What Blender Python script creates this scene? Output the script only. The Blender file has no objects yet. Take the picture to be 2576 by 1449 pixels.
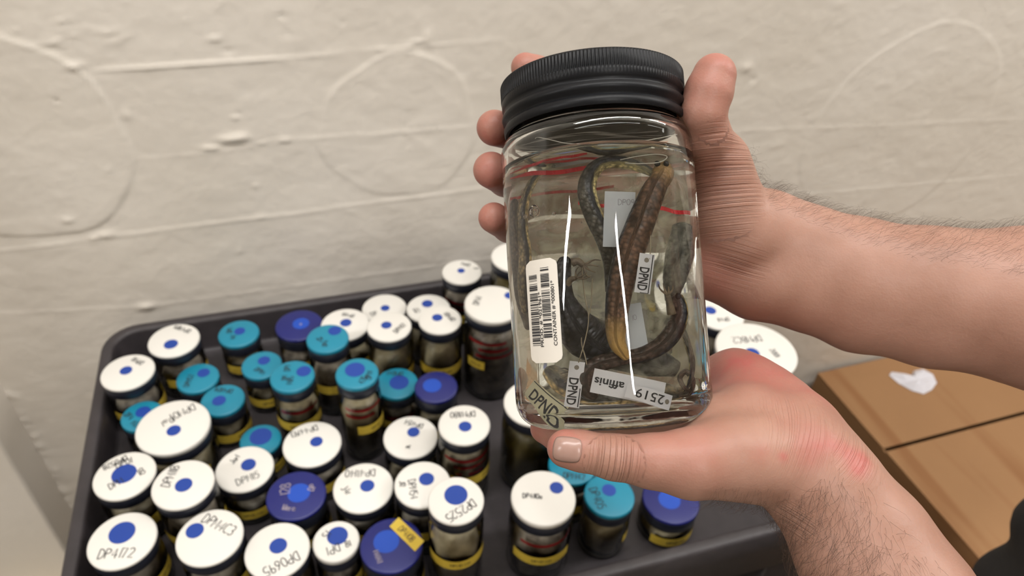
import bpy, math, random
import numpy as np
from mathutils import Vector, Matrix

# ------------------------------------------------------------------ camera, world, lights, exposure
sc = bpy.context.scene
COL = sc.collection
W, H, FPX = 2576, 1449, 1862.46
C0 = np.array([0.0, 0.0, 1.55])
FW = np.array([0.25051025, 0.73482948, -0.63029378])
RT = np.array([0.95691651, -0.28668035, 0.04609949])
UP = np.array([0.14681758, 0.61468692, 0.77498683])

cam_d = bpy.data.cameras.new('camera')
cam = bpy.data.objects.new('camera', cam_d)
COL.objects.link(cam)
cam.matrix_world = Matrix(((RT[0], UP[0], -FW[0], C0[0]), (RT[1], UP[1], -FW[1], C0[1]), (RT[2], UP[2], -FW[2], C0[2]), (0, 0, 0, 1)))
cam_d.sensor_width = 36.0
cam_d.lens = FPX / W * 36.0
cam_d.clip_start = 0.02
cam_d.dof.use_dof = True
cam_d.dof.focus_distance = 0.345
cam_d.dof.aperture_fstop = 11.0
sc.camera = cam

sc.view_settings.view_transform = 'Standard'
sc.view_settings.look = 'None'
sc.view_settings.gamma = 1.0
sc.view_settings.use_curve_mapping = False
sc.view_settings.exposure = 0.22
sc.cycles.use_denoising = True
sc.cycles.max_bounces = 14
sc.cycles.transmission_bounces = 12
sc.cycles.transparent_max_bounces = 24
sc.cycles.diffuse_bounces = 4
sc.cycles.glossy_bounces = 4
sc.cycles.caustics_refractive = True
sc.cycles.caustics_reflective = False
sc.cycles.sample_clamp_indirect = 6.0
sc.cycles.blur_glossy = 0.3

world = bpy.data.worlds.new('world')
sc.world = world
world.use_nodes = True
world.node_tree.nodes['Background'].inputs[0].default_value = (1.0, 0.97, 0.92, 1)
world.node_tree.nodes['Background'].inputs[1].default_value = 0.05

LIGHTS = [  # centre, direction along the tube, length, width, watts
    ((0.27, -1.66, 3.185), (-0.22, 1.0), 1.20, 0.10, 27.0),
    ((-3.3, -0.45, 3.185), (1.0, 0.02), 2.4, 0.09, 60.0),
    ((3.2, 0.10, 3.185), (1.0, 0.0), 2.4, 0.16, 60.0),  # unseen ceiling lamp, added as a source of light from the right
    ((0.25, 0.20, 3.185), (1.0, 0.0), 2.4, 0.20, 38.0),
]
for c, dv, ln, wd, pw in LIGHTS:
    ld = bpy.data.lights.new('ceiling_lamp', 'AREA')
    ld.shape = 'RECTANGLE'
    ld.size, ld.size_y = ln, wd
    ld.energy = pw
    ld.color = (1.0, 0.985, 0.965)
    lo = bpy.data.objects.new('ceiling_lamp', ld)
    COL.objects.link(lo)
    lo.location = (c[0], c[1], c[2] - 0.012)
    lo.rotation_euler = (0, 0, math.atan2(dv[1], dv[0]))

# ------------------------------------------------------------------ helpers
def P(px, py, d):
    """photo pixel + distance along the view axis in mm -> world"""
    return C0 + (FW + RT * (px - W / 2) / FPX - UP * (py - H / 2) / FPX) * d / 1000.0

def ray(px, py):
    d = FW + RT * (px - W / 2) / FPX - UP * (py - H / 2) / FPX
    return d / np.linalg.norm(d)

def on_z(px, py, z):
    d = ray(px, py)
    return C0 + d * (z - C0[2]) / d[2]

def on_y(px, py, y):
    d = ray(px, py)
    return C0 + d * (y - C0[1]) / d[1]

def lin(r, g, b):
    f = lambda v: (v / 255 / 12.92) if v / 255 <= 0.04045 else ((v / 255 + 0.055) / 1.055) ** 2.4
    return (f(r), f(g), f(b), 1.0)

def new_mesh(name, verts, faces, mats, parent=None, smooth=True, midx=None, loc=None):
    me = bpy.data.meshes.new(name)
    me.from_pydata([tuple(map(float, v)) for v in verts], [], [tuple(int(i) for i in f) for f in faces])
    if not isinstance(mats, (list, tuple)):
        mats = [mats]
    for m in mats:
        me.materials.append(m)
    if midx is not None:
        me.polygons.foreach_set('material_index', np.asarray(midx, dtype=np.int32))
    me.polygons.foreach_set('use_smooth', np.full(len(me.polygons), smooth))
    me.update()
    o = bpy.data.objects.new(name, me)
    COL.objects.link(o)
    if parent is not None:
        o.parent = parent
    if loc is not None:
        o.location = loc
    return o

def empty(name, loc=(0, 0, 0), rotz=0.0):
    o = bpy.data.objects.new(name, None)
    o.empty_display_size = 0.02
    COL.objects.link(o)
    o.location = loc
    o.rotation_euler = (0, 0, rotz)
    return o

def tag(o, label=None, cat=None, group=None, kind=None):
    if label: o['label'] = label
    if cat: o['category'] = cat
    if group: o['group'] = group
    if kind: o['kind'] = kind
    return o

class MB:
    """collects pieces of ONE mesh"""
    def __init__(s): s.v, s.f, s.m = [], [], []
    def add(s, v, f, mi=0):
        n = len(s.v)
        s.v += [tuple(p) for p in v]
        s.f += [tuple(i + n for i in q) for q in f]
        s.m += [mi] * len(f)
        return s
    def box(s, x0, x1, y0, y1, z0, z1, mi=0):
        v = [(x, y, z) for x in (x0, x1) for y in (y0, y1) for z in (z0, z1)]
        f = [(0, 1, 3, 2), (4, 6, 7, 5), (0, 4, 5, 1), (2, 3, 7, 6), (0, 2, 6, 4), (1, 5, 7, 3)]
        return s.add(v, f, mi)
    def build(s, name, mats, parent=None, smooth=False, bevel=0, seg=2, loc=None):
        o = new_mesh(name, s.v, s.f, mats, parent, smooth, s.m, loc)
        if bevel:
            m = o.modifiers.new('bevel', 'BEVEL'); m.width = bevel; m.segments = seg; m.limit_method = 'ANGLE'
            o.data.polygons.foreach_set('use_smooth', np.full(len(o.data.polygons), True))
            w = o.modifiers.new('wn', 'WEIGHTED_NORMAL'); w.keep_sharp = True
        return o

def lathe(profile, seg=48, a0=0.0, a1=2 * math.pi, wob=None):
    """profile [(r,z)] bottom to top -> verts, faces, normals outward"""
    full = abs(a1 - a0 - 2 * math.pi) < 1e-6
    n = seg if full else seg + 1
    v, f = [], []
    for r, z in profile:
        for k in range(n):
            a = a0 + (a1 - a0) * k / seg
            rr = r * (1 + (wob(a, z) if wob else 0))
            v.append((rr * math.cos(a), rr * math.sin(a), z))
    for i in range(len(profile) - 1):
        for k in range(seg):
            k2 = (k + 1) % n if full else k + 1
            f.append((i * n + k, i * n + k2, (i + 1) * n + k2, (i + 1) * n + k))
    return v, f

def capped(profile, seg=48, wob=None):
    v, f = lathe(profile, seg, wob=wob)
    n = seg
    f.append(tuple(reversed(range(n))))
    f.append(tuple(range((len(profile) - 1) * n, len(profile) * n)))
    return v, f

def catmull(pts, n):
    pts = np.asarray(pts, float)
    q = np.vstack([2 * pts[0] - pts[1], pts, 2 * pts[-1] - pts[-2]])
    out = []
    m = len(pts) - 1
    for i in range(n + 1):
        t = i / n * m
        k = min(int(t), m - 1); u = t - k
        a, b, c, d = q[k], q[k + 1], q[k + 2], q[k + 3]
        out.append(0.5 * ((2 * b) + (-a + c) * u + (2 * a - 5 * b + 4 * c - d) * u * u + (-a + 3 * b - 3 * c + d) * u ** 3))
    return np.array(out)

def tube(path, radii, seg=12, up=(0, 0, 1), flat=1.0, cap=True):
    """sweep; returns verts, faces, per-vertex (u length, angle)"""
    path = np.asarray(path, float); n = len(path)
    radii = np.broadcast_to(np.asarray(radii, float), (n,))
    t = np.gradient(path, axis=0); t /= np.linalg.norm(t, axis=1)[:, None] + 1e-12
    v, f, uv = [], [], []
    s = np.concatenate([[0], np.cumsum(np.linalg.norm(np.diff(path, axis=0), axis=1))])
    nr = np.array(up, float)
    for i in range(n):
        nr = nr - t[i] * (nr @ t[i]); nr /= np.linalg.norm(nr) + 1e-12
        bn = np.cross(t[i], nr)
        for k in range(seg):
            a = 2 * math.pi * k / seg
            v.append(path[i] + radii[i] * (nr * math.cos(a) * flat + bn * math.sin(a)))
            uv.append((s[i], a))
    for i in range(n - 1):
        for k in range(seg):
            k2 = (k + 1) % seg
            f.append((i * seg + k, i * seg + k2, (i + 1) * seg + k2, (i + 1) * seg + k))
    if cap:
        f.append(tuple(reversed(range(seg)))); f.append(tuple(range((n - 1) * seg, n * seg)))
    return v, f, uv

# ------------------------------------------------------------------ materials
def mat(name, col, rough=0.5, **kw):
    m = bpy.data.materials.new(name)
    m.use_nodes = True
    b = m.node_tree.nodes['Principled BSDF']
    b.inputs['Base Color'].default_value = col
    b.inputs['Roughness'].default_value = rough
    for k, v in kw.items():
        b.inputs[k.replace('_', ' ')].default_value = v
    return m

def N(m, t, **kw):
    n = m.node_tree.nodes.new(t)
    for k, v in kw.items():
        if k in n.inputs: n.inputs[k].default_value = v
        else: setattr(n, k, v)
    return n

def L(m, a, b): m.node_tree.links.new(a, b)

def noisy(name, c1, c2, scale=20, rough=0.5, bump=0.0, bscale=None, detail=4, **kw):
    m = mat(name, c1, rough, **kw)
    b = m.node_tree.nodes['Principled BSDF']
    tc = N(m, 'ShaderNodeTexCoord')
    nz = N(m, 'ShaderNodeTexNoise', Scale=scale, Detail=detail)
    L(m, tc.outputs['Object'], nz.inputs['Vector'])
    cr = N(m, 'ShaderNodeValToRGB')
    cr.color_ramp.elements[0].color = c1; cr.color_ramp.elements[0].position = 0.32
    cr.color_ramp.elements[1].color = c2; cr.color_ramp.elements[1].position = 0.68
    L(m, nz.outputs['Fac'], cr.inputs['Fac']); L(m, cr.outputs['Color'], b.inputs['Base Color'])
    if bump:
        n2 = N(m, 'ShaderNodeTexNoise', Scale=bscale or scale * 4, Detail=6)
        L(m, tc.outputs['Object'], n2.inputs['Vector'])
        bp = N(m, 'ShaderNodeBump', Strength=bump, Distance=0.002)
        L(m, n2.outputs['Fac'], bp.inputs['Height']); L(m, bp.outputs['Normal'], b.inputs['Normal'])
    return m

M = {}
M['wall'] = noisy('painted_render', lin(222, 215, 205), lin(214, 206, 194), 3.0, 0.40, 0.3, 55)
M['ceiling'] = mat('ceiling_paint', lin(226, 220, 208), 0.8)
M['floor'] = noisy('concrete', lin(120, 114, 106), lin(140, 133, 122), 6, 0.7, 0.2)
M['card'] = noisy('cardboard', lin(148, 110, 72), lin(136, 99, 63), 2.2, 0.8, 0.1, 60)
def card_streaks(m):
    b = m.node_tree.nodes['Principled BSDF']
    old = b.inputs['Base Color'].links[0].from_socket
    tc = N(m, 'ShaderNodeTexCoord'); mp = N(m, 'ShaderNodeMapping')
    mp.inputs['Scale'].default_value = (1.0, 0.08, 1.0); mp.inputs['Rotation'].default_value = (0, 0, 0.05)
    L(m, tc.outputs['Object'], mp.inputs['Vector'])
    nz = N(m, 'ShaderNodeTexNoise', Scale=20.0, Detail=1.5); L(m, mp.outputs['Vector'], nz.inputs['Vector'])
    cr = N(m, 'ShaderNodeValToRGB'); cr.color_ramp.elements[0].position = 0.54; cr.color_ramp.elements[1].position = 0.70
    L(m, nz.outputs['Fac'], cr.inputs['Fac'])
    mx = N(m, 'ShaderNodeMix', data_type='RGBA', blend_type='MULTIPLY')
    L(m, cr.outputs['Color'], mx.inputs[0]); L(m, old, mx.inputs[6]); mx.inputs[7].default_value = (0.80, 0.68, 0.55, 1)
    L(m, mx.outputs[2], b.inputs['Base Color'])
card_streaks(M['card'])
M['cart'] = noisy('cart_plastic', lin(56, 51, 53), lin(49, 45, 47), 60, 0.48, 0.25, 400)
M['paper_white'] = mat('paper', lin(200, 198, 204), 0.8)
M['cap'] = mat('black_cap', lin(26, 29, 40), 0.4)
M['disc_w'] = mat('white_lid', lin(216, 213, 206), 0.38)
M['disc_t'] = mat('teal_lid', lin(24, 124, 150), 0.38)
M['disc_n'] = mat('navy_lid', lin(24, 30, 100), 0.36)
M['dot'] = mat('blue_dot', lin(20, 58, 142), 0.5)
M['dot_t'] = mat('blue_dot_deep', lin(20, 58, 142), 0.5)
M['dot_n'] = mat('blue_dot_bright', lin(18, 68, 168), 0.5)
M['ink'] = mat('black_ink', lin(30, 30, 34), 0.6)
M['ink_s'] = mat('silver_ink', lin(150, 140, 150), 0.4)
M['tape'] = noisy('yellow_tape', lin(206, 178, 66), lin(190, 160, 50), 30, 0.6)
M['red'] = mat('red_line', lin(186, 30, 40), 0.5)

def thin_glass(name, tint, fres=1.45, extra=0.0):
    m = bpy.data.materials.new(name); m.use_nodes = True
    nt = m.node_tree; nt.nodes.clear()
    out = N(m, 'ShaderNodeOutputMaterial'); tr = N(m, 'ShaderNodeBsdfTransparent'); gl = N(m, 'ShaderNodeBsdfGlossy', Roughness=0.06)
    tr.inputs[0].default_value = tint
    fr = N(m, 'ShaderNodeFresnel', IOR=fres); mx = N(m, 'ShaderNodeMixShader')
    L(m, fr.outputs[0], mx.inputs[0]); L(m, tr.outputs[0], mx.inputs[1]); L(m, gl.outputs[0], mx.inputs[2])
    L(m, mx.outputs[0], out.inputs[0])
    return m
M['jar'] = thin_glass('jar_glass', (0.95, 0.95, 0.92, 1))

def refr(name, ior, tint=(1, 1, 1, 1), bump=0.0):
    m = bpy.data.materials.new(name); m.use_nodes = True
    nt = m.node_tree; nt.nodes.clear()
    out = N(m, 'ShaderNodeOutputMaterial'); g = N(m, 'ShaderNodeBsdfGlass', IOR=ior, Roughness=0.0)
    g.inputs['Color'].default_value = tint
    L(m, g.outputs[0], out.inputs[0])
    if bump:
        tc = N(m, 'ShaderNodeTexCoord'); mp = N(m, 'ShaderNodeMapping'); mp.inputs['Scale'].default_value = (1, 1, 0.28)
        nz = N(m, 'ShaderNodeTexNoise', Scale=70.0, Detail=3.0)
        L(m, tc.outputs['Object'], mp.inputs[0]); L(m, mp.outputs[0], nz.inputs['Vector'])
        bp = N(m, 'ShaderNodeBump', Strength=bump, Distance=0.001)
        L(m, nz.outputs['Fac'], bp.inputs['Height']); L(m, bp.outputs['Normal'], g.inputs['Normal'])
    return m

# ------------------------------------------------------------------ room
def smooth01(t): t = np.clip(t, 0, 1); return t * t * (3 - 2 * t)

def vnoise(x, y, seed=0):
    rs = np.random.RandomState(seed); T = rs.rand(256, 256)
    xi, yi = np.floor(x).astype(int), np.floor(y).astype(int); fx, fy = x - xi, y - yi
    fx, fy = fx * fx * (3 - 2 * fx), fy * fy * (3 - 2 * fy)
    g = lambda a, b: T[a & 255, b & 255]
    return (g(xi, yi) * (1 - fx) + g(xi + 1, yi) * fx) * (1 - fy) + (g(xi, yi + 1) * (1 - fx) + g(xi + 1, yi + 1) * fx) * fy

WY = 0.93
def wp(px, py): q = on_y(px, py, WY); return q[0], q[2]

def wall_relief(X, Z):
    h = 0.0012 * (vnoise(X * 9, Z * 14, 1) - .5) + 0.0007 * (vnoise(X * 40, Z * 55, 2) - .5) + 0.0004 * (vnoise(X * 130, Z * 160, 3) - .5)
    def circ(p1, p2, p3, amp, wdt=0.004):
        (x1, z1), (x2, z2), (x3, z3) = wp(*p1), wp(*p2), wp(*p3)
        A = np.array([[x2 - x1, z2 - z1], [x3 - x1, z3 - z1]]); b = 0.5 * np.array([x2**2 - x1**2 + z2**2 - z1**2, x3**2 - x1**2 + z3**2 - z1**2])
        c = np.linalg.solve(A, b); R = math.hypot(x1 - c[0], z1 - c[1])
        ang = np.arctan2(Z - c[1], X - c[0])
        d = np.hypot(X - c[0], Z - c[1]) + 0.004 * np.sin(3 * ang + 1) + 0.002 * np.sin(7 * ang)
        return amp * smooth01((R - d) / wdt + 0.5) * (0.55 + 0.45 * vnoise(ang * 3 + 9, ang * 0 + c[0] * 7, 5)), c, R, d
    for p in (((100, 128), (335, 400), (80, 600)), ((1050, 140), (1193, 340), (985, 495)), ((2380, 62), (2505, 130), (2290, 85)), ((250, 885), (120, 985), (180, 925))):
        if p[0][0] == 250: continue
        amp = 0.0022 if p[0][0] < 200 else (0.0016 if p[0][0] < 2000 else 0.001)
        a, c, R, d = circ(*p, amp)
        h = h + a
        h = h + amp * 0.5 * np.exp(-((d - R) / 0.003) ** 2) * smooth01((Z - c[1]) / (R * 0.5))
    def seam(p1, p2, amp, wdt=0.0022, ext=0.0):
        (x1, z1), (x2, z2) = wp(*p1), wp(*p2)
        L_ = math.hypot(x2 - x1, z2 - z1); ux, uz = (x2 - x1) / L_, (z2 - z1) / L_
        s = (X - x1) * ux + (Z - z1) * uz; d = -(X - x1) * uz + (Z - z1) * ux + 0.0015 * (vnoise(X * 18, X * 0 + 3, 7) - .5)
        m = smooth01((s + 0.02) / 0.05) * smooth01((L_ + 0.02 - s) / 0.05) * (0.55 + 0.45 * vnoise(X * 30, Z * 0 + z1 * 10, 8))
        return amp * np.exp(-(d / wdt) ** 2) * m + amp * 0.5 * smooth01(0.5 - d / 0.004) * np.exp(-np.clip(-d, 0, None) / 0.03) * m
    for a in (((225, 178), (735, 145), .0022), ((750, 143), (870, 132), .0014), ((880, 130), (1260, 100), .0008), ((330, 405), (620, 372), .0006), ((735, 350), (1200, 318), .0009),
              ((-200, 655), (240, 600), .0011), ((240, 600), (1250, 470), .0014), ((-100, 795), (370, 770), .0009), ((370, 770), (1300, 640), .0008), ((1900, 500), (2576, 440), .0007), ((1850, 330), (2576, 300), .0006)):
        h = h + seam(*a)
    rs = np.random.RandomState(4)
    blobs = [(540, 98, 16, 8, 3), (572, 350, 24, 10, 4.5), (605, 345, 20, 11, 5), (540, 372, 14, 6, 3.5), (520, 372, 12, 6, 3), (715, 352, 16, 6, 3), (660, 360, 12, 4, 2),
             (368, 770, 18, 10, 5), (265, 590, 20, 8, 3.5), (235, 598, 8, 5, 2.5), (170, 552, 10, 7, 3), (318, 290, 10, 12, 2.5), (592, 296, 9, 5, 2.5), (600, 286, 6, 6, -2), (1075, 95, 12, 22, 3), (1050, 105, 20, 5, 3),
             (643, 468, 7, 5, 2.5), (143, 252, 5, 5, -3), (710, 40, 6, 8, -2.5), (722, 85, 9, 9, -1.5), (862, 57, 5, 6, -2), (575, 128, 14, 6, -2), (1030, 118, 14, 7, 2.5), (275, 425, 6, 5, 2),
             (1880, 170, 14, 12, 3), (1895, 200, 8, 8, -2), (655, 545, 10, 4, 1.5), (190, 165, 24, 9, 3.5), (555, 5, 8, 6, 2), (550, 20, 6, 4, 2)]
    for k in range(90):
        blobs.append((rs.uniform(-60, 330), rs.uniform(40, 130), rs.uniform(5, 16), rs.uniform(2, 5), rs.uniform(-1.2, 1.6)))
    for k in range(60):
        blobs.append((rs.uniform(0, 1250), rs.uniform(0, 700), rs.uniform(4, 14), rs.uniform(3, 8), rs.uniform(-0.6, 1.1)))
    for k in range(40):
        blobs.append((rs.uniform(1850, 2576), rs.uniform(0, 480), rs.uniform(6, 26), rs.uniform(4, 10), rs.uniform(-0.5, 0.9)))
    for k in range(26):
        t = k / 25; blobs.append((25 + 240 * t + rs.uniform(-6, 6), 985 + 455 * t + rs.uniform(-8, 8), 9, 11, rs.uniform(1, 4)))
    for bx, by, sx, sy, a in blobs:
        x, z = wp(bx, by); k = 0.5 * (abs(wp(bx + 10, by)[0] - x) + abs(wp(bx, by + 10)[1] - z)) / 10
        msk = (np.abs(X - x) < 4 * sx * k) & (np.abs(Z - z) < 4 * sy * k)
        if not msk.any(): continue
        xx, zz = X[msk] - x, Z[msk] - z
        h[msk] += 0.0008 * a * np.exp(-(xx / (sx * k)) ** 2 - (zz / (sy * k)) ** 2)
    return h * 0.95

def relief_wall(name, x0, x1, z0, z1, y, step, fn):
    xs = np.linspace(x0, x1, int((x1 - x0) / step) + 1); zs = np.linspace(z0, z1, int((z1 - z0) / step) + 1)
    X, Z = np.meshgrid(xs, zs)
    Y = y - fn(X, Z)
    nx, nz = len(xs), len(zs)
    v = np.stack([X, Y, Z], -1).reshape(-1, 3)
    i = np.arange(nx * nz).reshape(nz, nx)
    f = np.stack([i[:-1, :-1], i[:-1, 1:], i[1:, 1:], i[1:, :-1]], -1).reshape(-1, 4)
    me = bpy.data.meshes.new(name)
    me.vertices.add(len(v)); me.vertices.foreach_set('co', v.ravel())
    me.loops.add(len(f) * 4); me.loops.foreach_set('vertex_index', f.ravel().astype(np.int32))
    me.polygons.add(len(f)); me.polygons.foreach_set('loop_start', np.arange(0, len(f) * 4, 4, dtype=np.int32))
    me.polygons.foreach_set('use_smooth', np.ones(len(f), bool))
    me.materials.append(M['wall']); me.update(calc_edges=True); me.validate()
    o = bpy.data.objects.new(name, me); COL.objects.link(o)
    tag(o, kind='structure'); return o

relief_wall('wall_back', -0.50, 2.3, 0.0, 1.75, WY, 0.0035, wall_relief)
o = MB().box(-0.50, 2.3, WY - 0.002, WY + 0.1, 1.75, 3.2).box(2.3, 5.0, WY - 0.002, WY + 0.1, 0, 3.2).build('wall_back', M['wall']); tag(o, kind='structure')
# pilaster at the left end of the wall
b = MB(); b.box(-5.0, -0.468, 0.853, WY + 0.1, 0, 3.2)
o = b.build('wall_left', M['wall'], bevel=0.006); tag(o, kind='structure')
o = MB().box(-5.1, -5.0, -3.5, WY + 0.1, 0, 3.2).build('wall_side', M['wall']); tag(o, kind='structure')
o = MB().box(5.0, 5.1, -3.5, WY + 0.1, 0, 3.2).build('wall_right', M['wall']); tag(o, kind='structure')
o = MB().box(-5.1, 5.1, -3.6, -3.5, 0, 3.2).build('wall_front', M['wall']); tag(o, kind='structure')
o = MB().box(-5.1, 5.1, -3.6, WY + 0.1, -0.1, 0).build('floor', M['floor']); tag(o, kind='structure')
o = MB().box(-5.1, 5.1, -3.6, WY + 0.1, 3.2, 3.3).build('ceiling', M['ceiling']); tag(o, kind='structure')
lm = mat('lamp_housing', lin(235, 235, 230), 0.5)
for i, (c, dv, ln, wd, pw) in enumerate(LIGHTS):
    o = MB().box(-ln / 2 - .03, ln / 2 + .03, -wd / 2 - .02, wd / 2 + .02, -.008, .014).build('ceiling_light', lm)
    o.location = c; o.rotation_euler = (0, 0, math.atan2(dv[1], dv[0]))
    tag(o, ['long ceiling light above and behind the viewer', 'long ceiling light toward the left wall', 'unseen long ceiling light added toward the right wall', 'broader ceiling light straight above the cart'][i], 'ceiling light')

# ------------------------------------------------------------------ cardboard boxes, paper scrap, bucket
ZC = 0.375
def carton(x0, x1, y0, y1, z1, rot, label, z0=0.0, seam=None):
    cx_, cy_ = (x0 + x1) / 2, (y0 + y1) / 2
    t = empty('cardboard_box', (cx_, cy_, z0), rot)
    a, b_ = (x1 - x0) / 2, (y1 - y0) / 2
    MB().box(-a, a, -b_, b_, 0, z1 - z0 - 0.040).box(-a, -a + .004, -b_, b_, z1 - z0 - .040, z1 - z0 - .0042).box(a - .004, a, -b_, b_, z1 - z0 - .040, z1 - z0 - .0042).box(-a + .004, a - .004, -b_, -b_ + .004, z1 - z0 - .040, z1 - z0 - .0042).box(-a + .004, a - .004, b_ - .004, b_, z1 - z0 - .040, z1 - z0 - .0042).build('box_body', M['card'], t)
    g = 0.0040; sy = seam - cy_ if seam else 0.0
    MB().box(-a, a, sy + g, b_, z1 - z0 - 0.004, z1 - z0).build('flap', M['card'], t, bevel=0.0012)
    MB().box(-a, a, -b_, sy - g, z1 - z0 - 0.004, z1 - z0).build('flap', M['card'], t, bevel=0.0012)
    return tag(t, label, 'cardboard box', 'cardboard boxes along the wall')
q = on_z(2210, 1140, ZC); q2 = on_z(2576, 1030, ZC)
yseam = (q[1] + q2[1]) / 2
def gx(y): return 1.0153 + (1.0788 - 1.0153) * (0.930 - y) / (0.930 - 0.4376)
carton(gx(.62) + .006, 1.62, 0.29, 0.922, ZC, 0.020, 'large cardboard box against the wall with a white paper scrap on its flaps', seam=yseam)
carton(0.655, gx(.68) - .030, 0.30, 0.66, ZC - 0.004, 0.020, 'cardboard box between the cart and the large box, mostly behind the wrist', seam=0.36)
# paper scrap
x, y, _ = on_z(2305, 962, ZC)
rs = random.Random(5)
hv = [(a_ * 1.15, b_ * 1.2) for a_, b_ in [(-.045, .022), (-.035, .030), (-.018, .020), (-.006, .012), (.012, .028), (.034, .032), (.046, .016), (.040, -.006), (.018, -.022), (-.004, -.030), (-.022, -.020), (-.038, .0)]]
v = [(0, 0, .010)] + [(p[0], p[1], .001) for p in hv] + [(p[0] * .55, p[1] * .55, .006 + rs.uniform(-.003, .007)) for p in hv]
n = len(hv)
f = [(0, n + 1 + i, n + 1 + (i + 1) % n) for i in range(n)] + [(n + 1 + i, 1 + i, 1 + (i + 1) % n, n + 1 + (i + 1) % n) for i in range(n)]
o = new_mesh('paper_scrap', v, f, M['paper_white'], smooth=False, loc=(x, y, ZC + 0.0002))
o.rotation_euler = (0, 0, -0.15)
m_ = o.modifiers.new('s', 'SOLIDIFY'); m_.thickness = 0.0006; m_.offset = 1
tag(o, 'crumpled white paper scrap lying on the cardboard box by the wall', 'paper')
# cream bucket on the floor at lower left
bl = on_z(86, 1523, 0.30)
t = empty('bucket', (bl[0], bl[1], 0)); cream = mat('cream_plastic', lin(228, 214, 186), 0.5)
v, f = capped([(.068, 0), (.076, .28)], 40); new_mesh('bucket_body', v, f, cream, t)
v, f = capped([(.076, .265), (.080, .268), (.081, .29), (.078, .298), (.066, .300), (.064, .294)], 40); new_mesh('bucket_lid', v, f, cream, t)
tag(t, 'cream round tub lid below the cart at the lower left corner', 'tub')

# ------------------------------------------------------------------ cart
TZ, RZ = 0.765, 0.82
TX0, TX1, TY0, TY1 = -0.298, 0.600, 0.360, 0.900
cart = empty('utility_cart', ((TX0 + TX1) / 2, (TY0 + TY1) / 2, 0))
tag(cart, 'dark grey plastic utility cart whose top tray holds rows of specimen jars', 'cart')
def rrect(x0, x1, y0, y1, r, seg=8):
    out = []
    for cx_, cy_, a in ((x1 - r, y1 - r, 0), (x0 + r, y1 - r, 90), (x0 + r, y0 + r, 180), (x1 - r, y0 + r, 270)):
        for k in range(seg + 1):
            t_ = math.radians(a + 90 * k / seg); out.append((cx_ + r * math.cos(t_), cy_ + r * math.sin(t_)))
    return out
def tray_mesh(name, zf, zr, zb):
    ox, oy = cart.location[0], cart.location[1]
    rings = []
    def ring(inset, r, z): rings.append([(px - ox, py - oy, z) for px, py in rrect(TX0 + inset, TX1 - inset, TY0 + inset, TY1 - inset, r)])
    ring(.004, .045, zb); ring(0, .045, zb); ring(-0.0, .045, zr - .004); ring(.002, .044, zr - .001); ring(.005, .042, zr)
    ring(.0125, .036, zr); ring(.0150, .034, zr - .001); ring(.0162, .033, zr - .005); ring(.0175, .031, zf + .006); ring(.019, .029, zf + .0015); ring(.022, .027, zf)
    n_ = len(rings[0]); v = [p for r_ in rings for p in r_]; f = []
    for i in range(len(rings) - 1):
        for k in range(n_):
            k2 = (k + 1) % n_; f.append((i * n_ + k, i * n_ + k2, (i + 1) * n_ + k2, (i + 1) * n_ + k))
    f.append(tuple(range((len(rings) - 1) * n_, len(rings) * n_)))
    # underside
    b0 = len(v); v += [(p[0] * .985, p[1] * .985, zf - .006) for p in rings[0]]
    for k in range(n_):
        k2 = (k + 1) % n_; f.append((b0 + k, b0 + k2, k2, k))
    f.append(tuple(reversed(range(b0, b0 + n_))))
    return new_mesh(name, v, f, M['cart'], cart)
tray_mesh('top_tray', TZ, RZ, 0.742)
tray_mesh('lower_shelf', 0.20, 0.255, 0.18)
ox, oy = cart.location[0], cart.location[1]
dk = mat('caster_rubber', lin(30, 30, 32), 0.6)
for sx in (-1, 1):
    for sy in (-1, 1):
        X = (TX0 + .12 if sx < 0 else 0.512) - ox; Y = (TY0 + .032 if sy < 0 else TY1 - .032) - oy
        lg = MB()
        w0, w1 = .036, .026
        v = [(X + a * w0, Y + c * .024, .752) for a, c in ((-1, -1), (1, -1), (1, 1), (-1, 1))] + [(X + a * w1, Y + c * .022, .07) for a, c in ((-1, -1), (1, -1), (1, 1), (-1, 1))]
        lg.add(v, [(0, 1, 2, 3)[::-1], (4, 5, 6, 7), (0, 1, 5, 4)[::-1], (1, 2, 6, 5)[::-1], (2, 3, 7, 6)[::-1], (3, 0, 4, 7)[::-1]])
        lg.build('leg', M['cart'], cart, bevel=.004)
        vv, ff, _ = tube([(X - .012, Y, .035), (X + .012, Y, .035)], [.035, .035], 24, up=(0, 0, 1))
        new_mesh('caster', vv, ff, dk, cart, smooth=False)

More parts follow.
